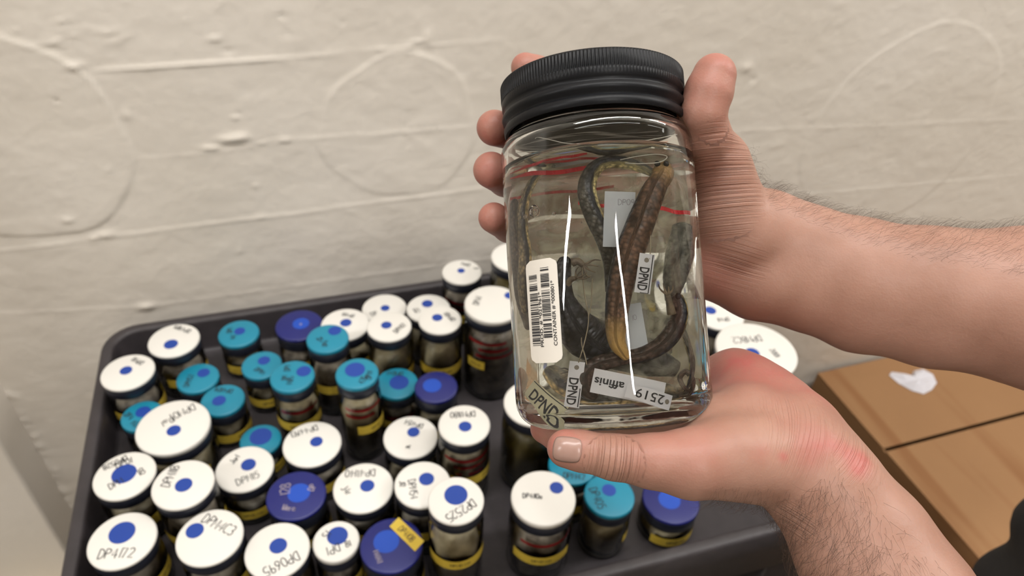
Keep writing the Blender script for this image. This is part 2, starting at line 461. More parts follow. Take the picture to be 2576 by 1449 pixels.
# ------------------------------------------------------------------ handwriting
def arc(cx_, cy_, rx, ry, a0, a1, n=9):
    return [(cx_ + rx * math.cos(math.radians(a0 + (a1 - a0) * i / n)), cy_ + ry * math.sin(math.radians(a0 + (a1 - a0) * i / n))) for i in range(n + 1)]
GL = {
    'D': [[(0, 0), (0, 6)], [(0, 6)] + arc(0.5, 3, 3, 3, 90, -90) + [(0, 0)]],
    'P': [[(0, 0), (0, 6)], [(0, 6)] + arc(1, 4.5, 2.2, 1.5, 90, -90) + [(0, 3)]],
    'M': [[(0, 0), (0.2, 6), (2, 2), (3.8, 6), (4, 0)]],
    'N': [[(0, 0), (0, 6), (3.4, 0), (3.4, 6)]],
    'H': [[(0, 0), (0, 6)], [(3.2, 0), (3.2, 6)], [(0, 3), (3.2, 3.1)]],
    'A': [[(0, 0), (1.8, 6), (3.6, 0)], [(.7, 2.2), (2.9, 2.2)]],
    'C': [arc(2, 3, 2, 3, 50, 310)],
    'J': [[(3, 6), (3, 1.5)] + arc(1.6, 1.5, 1.4, 1.5, 0, -160)],
    'G': [arc(2, 3, 2, 3, 50, 350) + [(2.2, 2.6)]],
    'R': [[(0, 0), (0, 6)], [(0, 6)] + arc(1, 4.5, 2.2, 1.5, 90, -90) + [(0, 3), (3.2, 0)]],
    'S': [arc(1.7, 4.5, 1.6, 1.5, 40, 270) + arc(1.7, 1.5, 1.6, 1.5, 90, -140)],
    'K': [[(0, 0), (0, 6)], [(3, 6), (0, 2.6), (3.2, 0)]],
    'a': [arc(1.4, 1.6, 1.4, 1.6, 20, 340) + [(2.8, 3.2), (2.9, 0)]],
    'r': [[(0, 3.2), (0, 0)], [(0, 2)] + arc(1.2, 2, 1.2, 1.2, 170, 50, 5)],
    'n': [[(0, 3.2), (0, 0)], [(0, 2)] + arc(1.2, 2, 1.2, 1.2, 170, 0, 6) + [(2.4, 0)]],
    'o': [arc(1.4, 1.6, 1.4, 1.6, 90, 450)],
    'l': [[(0.5, 6), (0.5, 0)]],
    'e': [[(0.1, 1.7), (2.6, 1.8)] + arc(1.4, 1.6, 1.3, 1.6, 10, 320)],
    'i': [[(0.4, 3.2), (0.4, 0)], [(0.4, 4.4), (0.5, 4.8)]],
    '0': [arc(1.7, 3, 1.7, 3, 90, 450, 14)],
    '1': [[(0.8, 6), (0.8, 0)]],
    '2': [arc(1.6, 4.4, 1.6, 1.6, 160, -30) + [(0, 0), (3.4, 0.1)]],
    '3': [arc(1.4, 4.5, 1.6, 1.5, 140, -80) + arc(1.4, 1.5, 1.8, 1.5, 85, -140)],
    '4': [[(2.6, 0), (2.6, 6), (0, 2), (3.6, 2.1)]],
    '5': [[(3.2, 6), (0.4, 6), (0.3, 3.4)] + arc(1.4, 1.9, 1.8, 1.9, 110, -130)],
    '6': [[(2.6, 6), (0.4, 2.6)] + arc(1.6, 1.6, 1.5, 1.6, 160, -190)],
    '7': [[(0, 6), (3.2, 6), (1, 0)]],
    '8': [arc(1.6, 4.5, 1.4, 1.5, -90, 270, 12), arc(1.6, 1.5, 1.7, 1.5, 90, 450, 12)],
    '9': [arc(1.5, 4.3, 1.4, 1.6, 0, 360, 12), [(2.9, 4.4), (2.4, 0)]],
    ' ': [], '-': [[(0, 3), (2, 3)]], '.': [[(0, 0), (.3, .3)]],
    '*': [[(.5, 4.6), (2.1, 2)], [(2.1, 4.6), (.5, 2)], [(1.3, 5), (1.3, 1.6)]],
    '#': [[(.8, 0), (1.4, 6)], [(2.2, 0), (2.8, 6)], [(0, 2), (3.3, 2)], [(.2, 4), (3.5, 4)]],
}
def ink_strokes(text, h, pen, rnd, curve=0.0):
    """list of 2D polylines centred on 0"""
    x = 0; out = []
    for ch in text:
        g = GL.get(ch, GL['l'])
        w = max([p[0] for s in g for p in s], default=1.5)
        sl, dy = rnd.uniform(-.05, .12), rnd.uniform(-.25, .25)
        for s in g:
            out.append([((x + px_ + sl * py_ + rnd.uniform(-.07, .07)), (py_ + dy - 3 + rnd.uniform(-.07, .07))) for px_, py_ in s])
        x += w + 1.1
    tot = x - 1.1
    res = []
    for s in out:
        q = []
        for px_, py_ in s:
            u, v = (px_ - tot / 2) * h / 6, py_ * h / 6
            if curve:
                R = curve; a = u / R; u, v = (R + v) * math.sin(a), (R + v) * math.cos(a) - R
            q.append((u, v))
        res.append(q)
    return res
def ribbon(polys, pen, z=0.0):
    v, f = [], []
    for s in polys:
        s = np.array(s); n = len(s)
        if n < 2: continue
        t = np.gradient(s, axis=0); t /= np.linalg.norm(t, axis=1)[:, None] + 1e-12
        nr = np.stack([-t[:, 1], t[:, 0]], 1) * pen / 2
        b0 = len(v)
        for i in range(n):
            v.append((*(s[i] - nr[i]), z)); v.append((*(s[i] + nr[i]), z))
        for i in range(n - 1): f.append((b0 + 2 * i, b0 + 2 * i + 2, b0 + 2 * i + 3, b0 + 2 * i + 1))
    return v, f

# ------------------------------------------------------------------ specimen jars in the tray
contents_mats = [noisy('specimen_a', lin(120, 110, 92), lin(206, 194, 168), 46, 0.45, 0.5, 120),
                 noisy('specimen_b', lin(90, 80, 72), lin(186, 176, 162), 60, 0.45, 0.5, 120),
                 noisy('specimen_c', lin(136, 124, 100), lin(214, 202, 168), 40, 0.45, 0.5, 120),
                 noisy('specimen_d', lin(84, 76, 44), lin(132, 118, 70), 30, 0.4, 0.5, 90)]
# id, px, py, lid colour, height, lid diameter, x, y
JT = [(1,437,855,'w',.0825,.0655,-.1961,.8191),(2,321,935,'w',.0875,.0640,-.2495,.7687),(3,600,838,'t',.065,.0552,-.1160,.8327),(4,752,817,'n',.07,.0650,-.0337,.8248),
(5,868,815,'w',.09,.0659,.0283,.7885),(6,824,850,'t',.1225,.0534,.0021,.7301),(7,967,775,'w',.0775,.0640,.0876,.8237),(8,1078,775,'w',.09,.0623,.1468,.7945),
(9,979,820,'w',.125,.0579,.0820,.7313),(10,1107,803,'w',.13,.0568,.1485,.7231),(11,1162,683,'w',.12,.0577,.2040,.8288),(12,1297,645,'w',.16,.0691,.2737,.7953),
(13,1240,763,'w',.15,.0753,.2185,.7154),(14,497,950,'t',.06,.0536,-.1693,.7625),(15,658,917,'t',.07,.0519,-.0870,.7566),(16,735,945,'t',.11,.0538,-.0468,.6855),
(17,560,1005,'t',.065,.0538,-.1371,.7099),(18,357,1045,'t',.06,.0495,-.2332,.7118),(19,435,1072,'w',.0875,.0835,-.1885,.6584),(20,898,938,'t',.1375,.0510,.0296,.6436),
(21,998,963,'t',.0825,.0544,.0789,.6682),(22,1097,972,'n',.10,.0536,.1233,.6335),(23,655,1106,'t',.045,.0500,-.0964,.6496),(24,785,1115,'w',.075,.0684,-.0341,.6026),
(25,1033,1098,'w',.08,.0652,.0802,.5793),(26,1168,1067,'w',.12,.0600,.1387,.5488),(27,1345,1012,'w',.13,.0732,.2250,.5523),(28,313,1195,'w',.09,.0648,-.2350,.5964),
(29,460,1217,'w',.1025,.0642,-.1705,.5581),(30,615,1178,'w',.0675,.0655,-.1125,.5914),(31,745,1245,'n',.0725,.0656,-.0576,.5355),(32,914,1225,'w',.08,.0670,.0157,.5216),
(33,1063,1217,'w',.095,.0622,.0789,.4981),(34,1147,1257,'w',.14,.0572,.1026,.4380),(35,307,1358,'w',.085,.0668,-.2313,.5159),(36,527,1350,'w',.09,.0666,-.1450,.4933),
(37,697,1383,'w',.08,.0656,-.0806,.4668),(38,845,1360,'w',.075,.0488,-.0213,.4651),(39,985,1370,'n',.0775,.0654,.0343,.4437),(40,1367,1250,'w',.115,.0694,.1975,.4345),
(41,1440,1168,'t',.08,.0565,.2552,.4912),(42,1533,1245,'t',.0875,.0568,.2782,.4358),(43,1688,1255,'n',.0525,.0670,.3607,.4338),(44,1810,788,'w',.13,.0676,.5226,.6445),(45,1903,880,'w',.15,.1020,.5177,.5501)]
# dot pixel centre, dot diameter (mm); texts: (string, dx, dy, baseline angle in the image (deg, counter-clockwise), height mm)
JD = {1:(430,866,18,[('DP4989',22,-27,160,6)]), 2:(317,932,15,[('DPM11',26,-26,155,6)]), 3:(603,833,15,[('DP1',-22,-6,80,6),('M2',-14,10,80,5)]), 4:(757,814,23,[('o',5,-3,0,5)]),
5:(870,812,16,[('DP4113',8,-22,170,5)]), 6:(842,832,17,[('JSr',-20,4,60,6),('DP4',-6,14,75,5)]), 7:(969,775,13,[('DP',-26,14,20,7)]), 8:(1075,764,16,[('R1',-30,6,20,8)]),
9:(972,818,14,[('DPM12',26,6,40,6)]), 10:(1100,799,14,[('DPA81',24,-6,140,6)]), 11:(1160,681,11,[('DPM',10,-18,165,6),('K',36,-8,120,6)]), 12:None, 13:(1283,743,14,[('DPA1',-40,-6,70,7)]),
14:(512,938,16,[('DPM52',-22,8,65,6)]), 15:(664,907,16,[('DP1M',-4,16,-30,6)]), 16:(764,934,18,[('DP1',-12,-18,80,6),('M8S',-6,12,80,6),('DM',-20,6,80,5)]), 17:(551,1008,17,[('DP4109',4,-24,172,6)]),
18:(360,1036,18,[('DP4',-32,2,-40,6),('M21',-16,22,-30,6)]), 19:(437,1083,16,[('DPM01',26,-36,205,9),('10.a1',-10,-12,205,7)]), 20:(893,930,24,[('DPM',30,6,75,6),('42S',14,18,60,6)]),
21:(1004,962,25,[('DP1041',-4,-24,175,6)]), 22:(1087,970,23,[]), 23:(656,1098,27,[]), 24:(796,1111,15,[('DP44193',-20,-30,197,7)]), 25:(1040,1087,15,[('DP4154',8,-31,165,6),('Jar',-6,28,185,4)]),
26:(1170,1073,15,[('DPM1180',-4,-24,183,7)]), 27:None, 28:(312,1192,26,[('DP0528',-26,-34,205,6),('DP0Y',-2,-30,22,7),('DPM',-22,22,30,7),('18',42,-8,30,8)]), 29:(462,1220,18,[('DPM118',-34,-20,62,8)]),
30:(625,1169,17,[('Jar1',-26,-22,45,6),('DPM15',8,26,22,8)]), 31:(752,1240,25,[('128',-28,-14,90,9),('Vipera',-18,32,-4,6),('DP',40,-18,60,6)]), 32:(924,1222,16,[('DP41140',-8,-34,182,8),('J4r',-42,8,-45,7)]),
33:(1073,1205,17,[('DPM54',-24,14,-80,7),('J12',-50,0,-80,5)]), 34:(1147,1245,24,[('DP2525',18,38,212,8)]), 35:(307,1340,26,[('DP4172',-14,34,3,9)]), 36:(490,1335,18,[('DPM4C3',24,-30,-26,9)]),
37:(700,1373,18,[('DP0695',12,38,208,9)]), 38:(849,1348,22,[('S1',-24,-14,50,7),('DP1',-6,22,200,8),('81',30,8,20,6)]), 39:(972,1362,27,[('M4141',-34,30,-70,5)]), 40:(1400,1227,15,[('DP4110a',-28,-2,-2,5)]),
41:(1440,1162,16,[('DPM42',4,30,-5,7)]), 42:(1532,1233,16,[('DP405',-30,8,-65,8)]), 43:(1684,1257,26,[]), 44:(1787,781,16,[('DPA11',10,16,185,6)]), 45:(1893,888,18,[('DPM8C2',-24,-26,185,9),('2001',46,8,-50,6)])}
JL = {1:'white-lidded jar in the far left corner of the tray, its blue dot below upside-down writing',2:'white-lidded jar against the left tray rim, second from the far left corner',3:'teal-lidded jar standing alone by the back rim, left of the dark blue lid',
4:'dark blue lidded jar at the back rim of the tray',5:'white-lidded jar by the back rim, partly covered by a teal lid',6:'teal-lidded jar overlapping the white lid beside the dark blue one at the back',
7:'white-lidded jar touching the back rim, behind a taller white-lidded one',8:'white-lidded jar near the back rim whose blue dot is partly hidden by a taller lid',9:'tall clear jar with white lid, in front of the white lid touching the back rim',
10:'tall white-lidded jar with a yellow band, left of the big red-banded jar',11:'white-lidded jar farthest back, small lid level with the rim by the wall',12:'large white-lidded jar beside the wall, half hidden by the held jar',
13:'big jar with red bands and white lid, just left of the held jar',14:'teal-lidded jar in the left half, diagonal writing left of its dot',15:'teal-lidded jar tucked behind and left of the taller teal lid',
16:'taller teal-lidded jar overlapping the teal lid behind it, yellow band on its body',17:'teal-lidded jar right behind the widest white lid, writing arched over its dot',18:'low teal-lidded jar at the left rim, half under the widest white lid',
19:'jar with the widest white lid in the left half of the tray',20:'tall teal-lidded jar with a red strip on its body, mid tray',21:'teal-lidded jar with large blue dot, between another teal lid and a dark blue lid',
22:'dark blue lidded jar in mid tray beside a teal lid',23:'short teal-lidded jar with a very large dot, sunk between white lids',24:'white-lidded jar just right of the short sunken teal lid, faint smudges on it',
25:'white-lidded jar in mid tray with writing above and below its dot',26:'white-lidded jar with red and pink contents, right of mid tray',27:'white-lidded jar with olive contents half hidden under the held jar',
28:'white-lidded jar crowded with writing round a large dot, at the left rim',29:'white-lidded jar with writing running up the left of its dot',30:'white-lidded jar behind the silver-written dark blue lid, short word above its dot, code below',
31:'dark blue lidded jar with silver writing, among white lids at front left',32:'white-lidded jar right of the silver-written dark blue lid, dot right of centre',33:'white-lidded jar partly covered by the tall one with the large dot',
34:'tall clear jar with white lid, large blue dot and a yellow band, at the front',35:'white-lidded jar in the front left corner, large dot above bold writing',36:'white-lidded jar at the front with its dot on the left and writing top right',
37:'white-lidded jar at the front edge, left of the smallest white lid',38:'jar with the smallest white lid, its dot crossed by writing, at the front',39:'dark blue lidded jar with a yellow sticker across its lid',
40:'white-lidded jar by the front rim, below the thumb of the lower hand',41:'teal-lidded jar mostly hidden under the thumb of the lower hand',42:'teal-lidded jar beside the white lid at the front rim, below the lower hand',
43:'dark blue lidded jar at the front rim, rightmost of the front row',44:'white-lidded jar showing between the held jar and the forearm, behind the widest lid',45:'jar with the widest white lid of all, at the right beside the palm'}
disc_m = {'w': M['disc_w'], 't': M['disc_t'], 'n': M['disc_n']}
dot_m = {'w': M['dot'], 't': M['dot_t'], 'n': M['dot_n']}
rj = random.Random(11)
REDS = {6: 0, 13: 3, 20: 2, 26: 3, 16: 1, 11: 2, 9: 0, 40: 1, 21: 1, 12: 1}
for (i, px, py, c, h, D, x, y) in JT:
    zt = TZ + h; R = D / 2
    q = on_z(px, py, zt)
    x, y = q[0], q[1]
    t = empty('specimen_jar', (x, y, TZ))
    tag(t, JL[i], 'jar', 'lidded specimen jars standing in the cart tray')
    th = .0042 if c != 't' else .0065
    if i in (13, 19, 40, 45, 38): th = .0075
    if c == 'n': th = .005
    v, f = capped([(R * .97, h - th), (R, h - th + .0006), (R, h - .0016), (R - .0007, h - .0005), (R - .002, h)], 48)
    new_mesh('lid_disc', v, f, disc_m[c], t)
    ch = .015 if h > .06 else .012
    if c == 'n': ch += .004
    Rc = R * .985
    v, f = capped([(Rc * .97, h - th - ch), (Rc, h - th - ch + .001), (Rc, h - th - .0015), (Rc - .001, h - th)], 48)
    new_mesh('cap', v, f, M['cap'], t)
    zb = h - th - ch
    Rb = R * (1.0 if h < .1 else 1.02); nk = R * .90
    sh = min(.016, zb * .35)
    prof = [(Rb * .82, .0002), (Rb * .93, .0015), (Rb, .006), (Rb, zb - sh), (Rb * .975, zb - sh * .6), (nk * 1.02, zb - sh * .2), (nk, zb + .002)]
    v, f = lathe(prof, 40); n = 40; f.append(tuple(reversed(range(n))))
    g = new_mesh('glass_body', v, f, M['jar'], t)
    cm = contents_mats[{27: 3, 12: 3, 34: 2, 9: 2}.get(i, rj.randrange(3))]
    # wrinkled mass of specimens and tissue bags inside
    ph = [rj.uniform(0, 6.28) for _ in range(6)]
    def wob(a, z, ph=ph): return .07 * math.sin(3 * a + ph[0] + z * 60) + .05 * math.sin(5 * a + ph[1] - z * 90) + .03 * math.sin(8 * a + ph[2])
    rr_ = Rb * .82
    top = max(.012, zb - sh - .004)
    prof = [(rr_ * .7, .004), (rr_, .009)] + [(rr_ * (1 - .06 * math.sin(k * 1.7 + ph[3])), .009 + (top - .012) * k / 5) for k in range(1, 5)] + [(rr_ * .85, top), (rr_ * .4, top + .002)]
    v, f = capped(prof, 30, wob)
    new_mesh('preserved_contents', v, f, cm, g)
    for k in range(REDS.get(i, 0)):
        zc = zb - sh - .004 - .012 * k if i != 26 else zb - sh + .002 - .012 * k
        rr2 = min(Rb * .95, rr_ * 1.13)
        if zc > .012:
            v, f = lathe([(rr2, zc - .003), (rr2, zc + .002)], 20, rj.uniform(3.3, 4.2), rj.uniform(4.9, 6.1)); new_mesh('red_strip', v, f, M['red'], g)
    # yellow tape band on the glass, its lettering as ink dashes
    a0 = rj.uniform(3.2, 4.4); span = rj.uniform(1.8, 3.4) if i not in (13,) else 0.7
    if i == 13: a0 = 3.5
    if i in (34, 10, 16): a0, span = 3.25, 2.8
    if i in (42, 35): a0, span = 5.2, 1.2
    zl = (zb - sh) * (.62 if h > .1 else .66); hw = .0074
    if i in (27,): hw = 0
    if hw and zl + hw < zb - sh + .002:
        v, f = lathe([(Rb + .0003, zl - hw), (Rb + .0003, zl + hw)], 24, a0, a0 + span)
        yl = new_mesh('yellow_label', v, f, M['tape'], t)
        pol = ink_strokes('DPND MA', .0045, .0006, rj)
        vv, ff = ribbon(pol, .0006)
        am = a0 + span / 2; ww = span * Rb
        sc_ = min(1, ww * .8 / .03)
        vv = [((Rb + .0005) * math.cos(am + p_[0] * sc_ / Rb), (Rb + .0005) * math.sin(am + p_[0] * sc_ / Rb), zl + p_[1]) for p_ in vv]
        vv = [tuple(p_) for p_ in vv]
        new_mesh('label_writing', vv, ff, M['ink'], yl, smooth=False)
    jd = JD[i]
    if jd:
        dx, dy, dd, txts = jd
        q = on_z(dx, dy, zt)
        vx, vy = q[0] - x, q[1] - y; rd_ = dd / 2000
        lim = R - .0025 - rd_; nn = math.hypot(vx, vy)
        if nn > lim > 0: vx, vy = vx * lim / nn, vy * lim / nn
        v, f = capped([(rd_, h), (rd_, h + .0002)], 28)
        new_mesh('dot_sticker', [(a_ + vx, b_ + vy, c_) for a_, b_, c_ in v], f, dot_m[c], t, smooth=False)
        for s, tx, ty, ang, hh in txts:
            a_ = math.radians(ang)
            q0 = on_z(px + tx, py + ty, zt); q1 = on_z(px + tx + 10 * math.cos(a_), py + ty - 10 * math.sin(a_), zt)
            e = (q1 - q0)[:2]; e /= np.linalg.norm(e); pr = np.array([-e[1], e[0]])
            pol = [[(p_[0] * .80, p_[1]) for p_ in st_] for st_ in ink_strokes(s, hh / 1000 * 1.22, .0006, rj)]
            vv, ff = ribbon(pol, .0010)
            b0 = q0[:2] - np.array([x, y])
            pts = [(b0[0] + e[0] * p_[0] + pr[0] * p_[1], b0[1] + e[1] * p_[0] + pr[1] * p_[1]) for p_ in vv]
            mr = max(math.hypot(*p_) for p_ in pts)
            if mr > R - .002:
                k_ = (mr - (R - .002)) / max(np.linalg.norm(b0), 1e-6); pts = [(p_[0] - b0[0] * k_, p_[1] - b0[1] * k_) for p_ in pts]
            new_mesh('handwritten_code', [(p_[0], p_[1], h + .00035) for p_ in pts], ff, M['ink_s'] if c == 'n' else M['ink'], t, smooth=False)
    if i == 39:
        ang = []
        cs_ = [on_z(1003, 1302, zt), on_z(980, 1325, zt), on_z(1044, 1388, zt), on_z(1067, 1362, zt)]
        vb = [(q_[0] - x, q_[1] - y, h + .0004) for q_ in cs_]; vt = [(a_, b_, h + .0007) for a_, b_, _ in vb]
        st = new_mesh('yellow_sticker', vb + vt, [(3, 2, 1, 0), (4, 5, 6, 7), (0, 1, 5, 4), (1, 2, 6, 5), (2, 3, 7, 6), (3, 0, 4, 7)], M['tape'], t, smooth=False)
        e = np.array(vb[2][:2]) - np.array(vb[1][:2]); e /= np.linalg.norm(e); pr = np.array([-e[1], e[0]])
        cc = np.mean([p_[:2] for p_ in vb], axis=0)
        vv, ff = ribbon(ink_strokes('DP4108', .007, .0008, rj), .0009)
        new_mesh('sticker_writing', [(*(cc + e * p_[0] * .8 + pr * p_[1]), h + .0009) for p_ in vv], ff, M['ink'], st, smooth=False)

# ------------------------------------------------------------------ the held jar
JB = P(1545, 1062, 374); JA = np.array([0.11096228, 0.6901011, 0.71515582]); JA /= np.linalg.norm(JA)
jf = -ray(1530, 700); jf -= JA * (jf @ JA); jf /= np.linalg.norm(jf)      # towards the viewer, across the axis
jr = np.cross(JA, jf) * -1.0
if jr @ RT < 0: jr = -jr
# right-handed frame: x = jr, y = JA x jr, z = JA
jy = np.cross(JA, jr)
JM = Matrix(((jr[0], jy[0], JA[0], JB[0]), (jr[1], jy[1], JA[1], JB[1]), (jr[2], jy[2], JA[2], JB[2]), (0, 0, 0, 1)))
def J2W(q): q = np.asarray(q, float); return JB + q[..., 0:1] * jr + q[..., 1:2] * jy + q[..., 2:3] * JA
def W2J(q): q = np.asarray(q, float) - JB; return np.stack([q @ jr, q @ jy, q @ JA], -1)
RJ = 0.0490
held = bpy.data.objects.new('held_jar', None); COL.objects.link(held); held.matrix_world = JM
tag(held, 'large clear glass jar with black ribbed lid, held up in two hands', 'jar')

g_out = refr('clear_glass', 1.46, (.985, .99, .98, 1), 0.10)
g_wet = refr('glass_to_liquid', 1.46 / 1.36, (.99, .99, .98, 1))
g_liq = refr('liquid_surface', 1.36, (.99, .99, .97, 1))
LQ = 0.1345  # liquid level
def jwob(a, z): return .0045 * math.sin(2 * a + .6) + .004 * math.cos(4 * (a + .35)) + .0010 * math.sin(9 * a + 30 * z) + .0007 * math.sin(31 * z * 4 + 5 * a)
def arcp(cr, cz, r, a0, a1, n): return [(cr + r * math.cos(math.radians(a0 + (a1 - a0) * k / n)), cz + r * math.sin(math.radians(a0 + (a1 - a0) * k / n))) for k in range(n + 1)]
ho = .0125
outer = [(.004, .0022), (.026, .0020), (.033, .0004)] + arcp(RJ - ho, ho, ho, -82, 0, 9) + [(RJ, z) for z in np.linspace(.02, .138, 15)] \
    + arcp(RJ - .010, .1395, .010, 4, 62, 6) + [(.0440, .1495), (.0438, .1505), (.0436, .1560), (.0432, .1665), (.0416, .1690), (.0402, .1680)]
ti = .0030
inner_top = [(.0402, .1680), (.0402, .154), (.0404, .1490)] + arcp(RJ - .010, .1385, .010 - ti, 62, 0, 5) + [(RJ - ti, .132)]
inner_wet = [inner_top[-1]] + [(RJ - ti, z) for z in np.linspace(.127, .022, 11)] + arcp(RJ - ho - .001, .019, ho - .0022, 0, -84, 8) + [(.02, .0078), (.003, .0074)]
SEG = 128
def wobv(prof, keep_neck=True):
    v, f = [], []
    for r, z in prof:
        k_ = 1.0 if z < .134 else max(0.0, 1 - (z - .134) / .014)
        for s in range(SEG):
            a = 2 * math.pi * s / SEG
            rr = r * (1 + jwob(a, z) * k_)
            v.append((rr * math.cos(a), rr * math.sin(a), z))
    for i in range(len(prof) - 1):
        for s in range(SEG):
            s2 = (s + 1) % SEG; f.append((i * SEG + s, i * SEG + s2, (i + 1) * SEG + s2, (i + 1) * SEG + s))
    return v, f
prof = outer + inner_top[1:] + inner_wet[1:]
v, f = wobv(prof)
n_dry = (len(outer) + len(inner_top) - 2) * SEG
midx = [0 if k < n_dry else 1 for k in range(len(f))]
f.append(tuple(reversed(range(SEG)))); midx.append(0)
f.append(tuple(range((len(prof) - 1) * SEG, len(prof) * SEG))); midx.append(1)
new_mesh('glass_body', v, f, [g_out, g_wet], held, midx=midx)
# liquid surface, tilted a little because the jar leans: stays inside the wall
rl, zl = inner_wet[0]
v, f = [], []
rs_ = [rl * (1 + 0), rl - .0008, rl - .003, rl * .6, rl * .25]
zs_ = [zl, zl - .0012, zl - .0018, zl - .0019, zl - .0019]
for r, z in zip(rs_, zs_):
    k_ = max(0.0, 1 - (z - .134) / .014) if z > .134 else 1
    for s in range(SEG):
        a = 2 * math.pi * s / SEG; rr = r * (1 + jwob(a, z) * k_); v.append((rr * math.cos(a), rr * math.sin(a), z))
for i in range(4):
    for s in range(SEG):
        s2 = (s + 1) % SEG; f.append((i * SEG + s, i * SEG + s2, (i + 1) * SEG + s2, (i + 1) * SEG + s))
f.append(tuple(range(4 * SEG, 5 * SEG)))
new_mesh('preserving_liquid', v, f, g_liq, held)

# lid: ribbed rim, flat band, bead, skirt
lidm = noisy('black_ribbed_plastic', lin(15, 16, 19), lin(13, 14, 17), 60, 0.42, 0.05, 500, Specular_IOR_Level=.22)
lp = [(.0445, .1505, 0), (.0462, .1500, 0), (.0468, .1512, 0), (.0470, .1535, 0), (.0462, .1552, 0), (.0456, .1560, 0), (.0459, .1572, 0), (.0472, .1585, 0), (.0476, .1602, 0), (.0472, .1618, 0), (.0463, .1630, 0), (.0461, .1640, 0),
      (.0466, .1655, 0), (.0472, .1662, 0), (.0473, .1700, 0), (.0475, .1706, 1), (.0476, .1712, 1), (.0476, .1795, 1), (.0471, .1806, .6), (.0462, .1812, 0), (.040, .1813, 0), (.039, .1806, 0)]
lp = [(r_, .1500 + (z_ - .1505) * .86, k_) for r_, z_, k_ in lp]
NR = 170
seg = NR * 4
v, f = [], []
for r, z, rib in lp:
    for s in range(seg):
        a = 2 * math.pi * s / seg
        off = -.00055 * rib * (1 if (s % 4) < 2 else 0) * 1.0
        v.append(((r + off) * math.cos(a), (r + off) * math.sin(a), z))
for i in range(len(lp) - 1):
    for s in range(seg):
        s2 = (s + 1) % seg; f.append((i * seg + s, i * seg + s2, (i + 1) * seg + s2, (i + 1) * seg + s))
f.append(tuple(range((len(lp) - 1) * seg, len(lp) * seg)))
b0 = len(v)  # underside closing inside
for s in range(seg):
    a = 2 * math.pi * s / seg; v.append((.0450 * math.cos(a), .0450 * math.sin(a), .1503))
for s in range(seg):
    a = 2 * math.pi * s / seg; v.append((.0440 * math.cos(a), .0440 * math.sin(a), .1715))
for s in range(seg):
    s2 = (s + 1) % seg
    f.append((b0 + s, b0 + s2, s2, s)); f.append((b0 + seg + s, b0 + seg + s2, b0 + s2, b0 + s))
f.append(tuple(reversed(range(b0 + seg, b0 + 2 * seg))))
new_mesh('lid', v, f, lidm, held, smooth=True).data.set_sharp_from_angle(angle=math.radians(50))

# barcode label on the outside of the glass
def hit_jar(px, py, R=RJ):
    d = ray(px, py); dj = np.array([d @ jr, d @ jy, d @ JA]); o = W2J(C0)
    A = dj[0] ** 2 + dj[1] ** 2; B = dj[0] * o[0] + dj[1] * o[1]; Cc = o[0] ** 2 + o[1] ** 2 - R * R
    D_ = B * B - A * Cc
    if D_ < 0: return None
    t = (-B - math.sqrt(D_)) / A
    return o + dj * t, dj
lc, _ = hit_jar(1366, 782)
la0, lz0 = math.atan2(lc[1], lc[0]), lc[2]
lt, _ = hit_jar(1358, 652); lb, _ = hit_jar(1376, 912); ll_, _ = hit_jar(1328, 790); lr_, _ = hit_jar(1404, 775)
LH = (lt[2] - lb[2]); LW = abs(math.atan2(lr_[1], lr_[0]) - math.atan2(ll_[1], ll_[0])) * RJ
tilt = 0.0
def on_jar(u, w, off):
    """u to the right, w up, metres, label frame"""
    a = la0 + u / RJ; z = lz0 + w
    r = RJ * (1 + jwob(a, z)) + off
    return (r * math.cos(a), r * math.sin(a), z)
def rr2(wd, hg, r, seg=6): return [(x_, y_) for x_, y_ in rrect(-wd / 2, wd / 2, -hg / 2, hg / 2, r, seg)]
def curved_patch(wd, hg, r, off, nx=14, nz=30):
    v, f = [], []
    for j in range(nz + 1):
        w = -hg / 2 + hg * j / nz
        dz = min(hg / 2 - abs(w), r); half = wd / 2 - (r - math.sqrt(max(0, r * r - (r - dz) ** 2)))
        for i_ in range(nx + 1): v.append(on_jar(-half + 2 * half * i_ / nx, w, off))
    for j in range(nz):
        for i_ in range(nx):
            a = j * (nx + 1) + i_; f.append((a, a + 1, a + nx + 2, a + nx + 1))
    return v, f
lab_m = mat('label_paper', lin(214, 208, 198), 0.6)
v, f = curved_patch(LW, LH, .0035, .00035)
v2, f2 = curved_patch(LW, LH, .0035, .00003)
nn = len(v); v += v2; f += [tuple(reversed([i_ + nn for i_ in q])) for q in f2]
label = new_mesh('barcode_label', v, f, lab_m, held)
label['label'] = 'white barcode label with rounded corners'
mb = MB(); rb = random.Random(3)
def bars(u0, u1, w0, w1):
    w = w0
    while w < w1:
        t_ = rb.choice([.00022, .00022, .00045, .00045, .0007]); g_ = rb.choice([.00025, .00025, .0006])
        if rb.random() < .07: g_ = .0013
        vs = []
        for k in range(5):
            u = u0 + (u1 - u0) * k / 4; vs += [on_jar(u, w, .0006), on_jar(u, w + t_, .0006)]
        mb.add(vs, [(2 * k, 2 * k + 2, 2 * k + 3, 2 * k + 1) for k in range(4)])
        w += t_ + g_
bars(-LW * .38, -LW * .10, -LH * .33, LH * .36)
bars(LW * .02, LW * .27, -LH * .26, LH * .42)
mb.build('barcode', M['ink'], label)

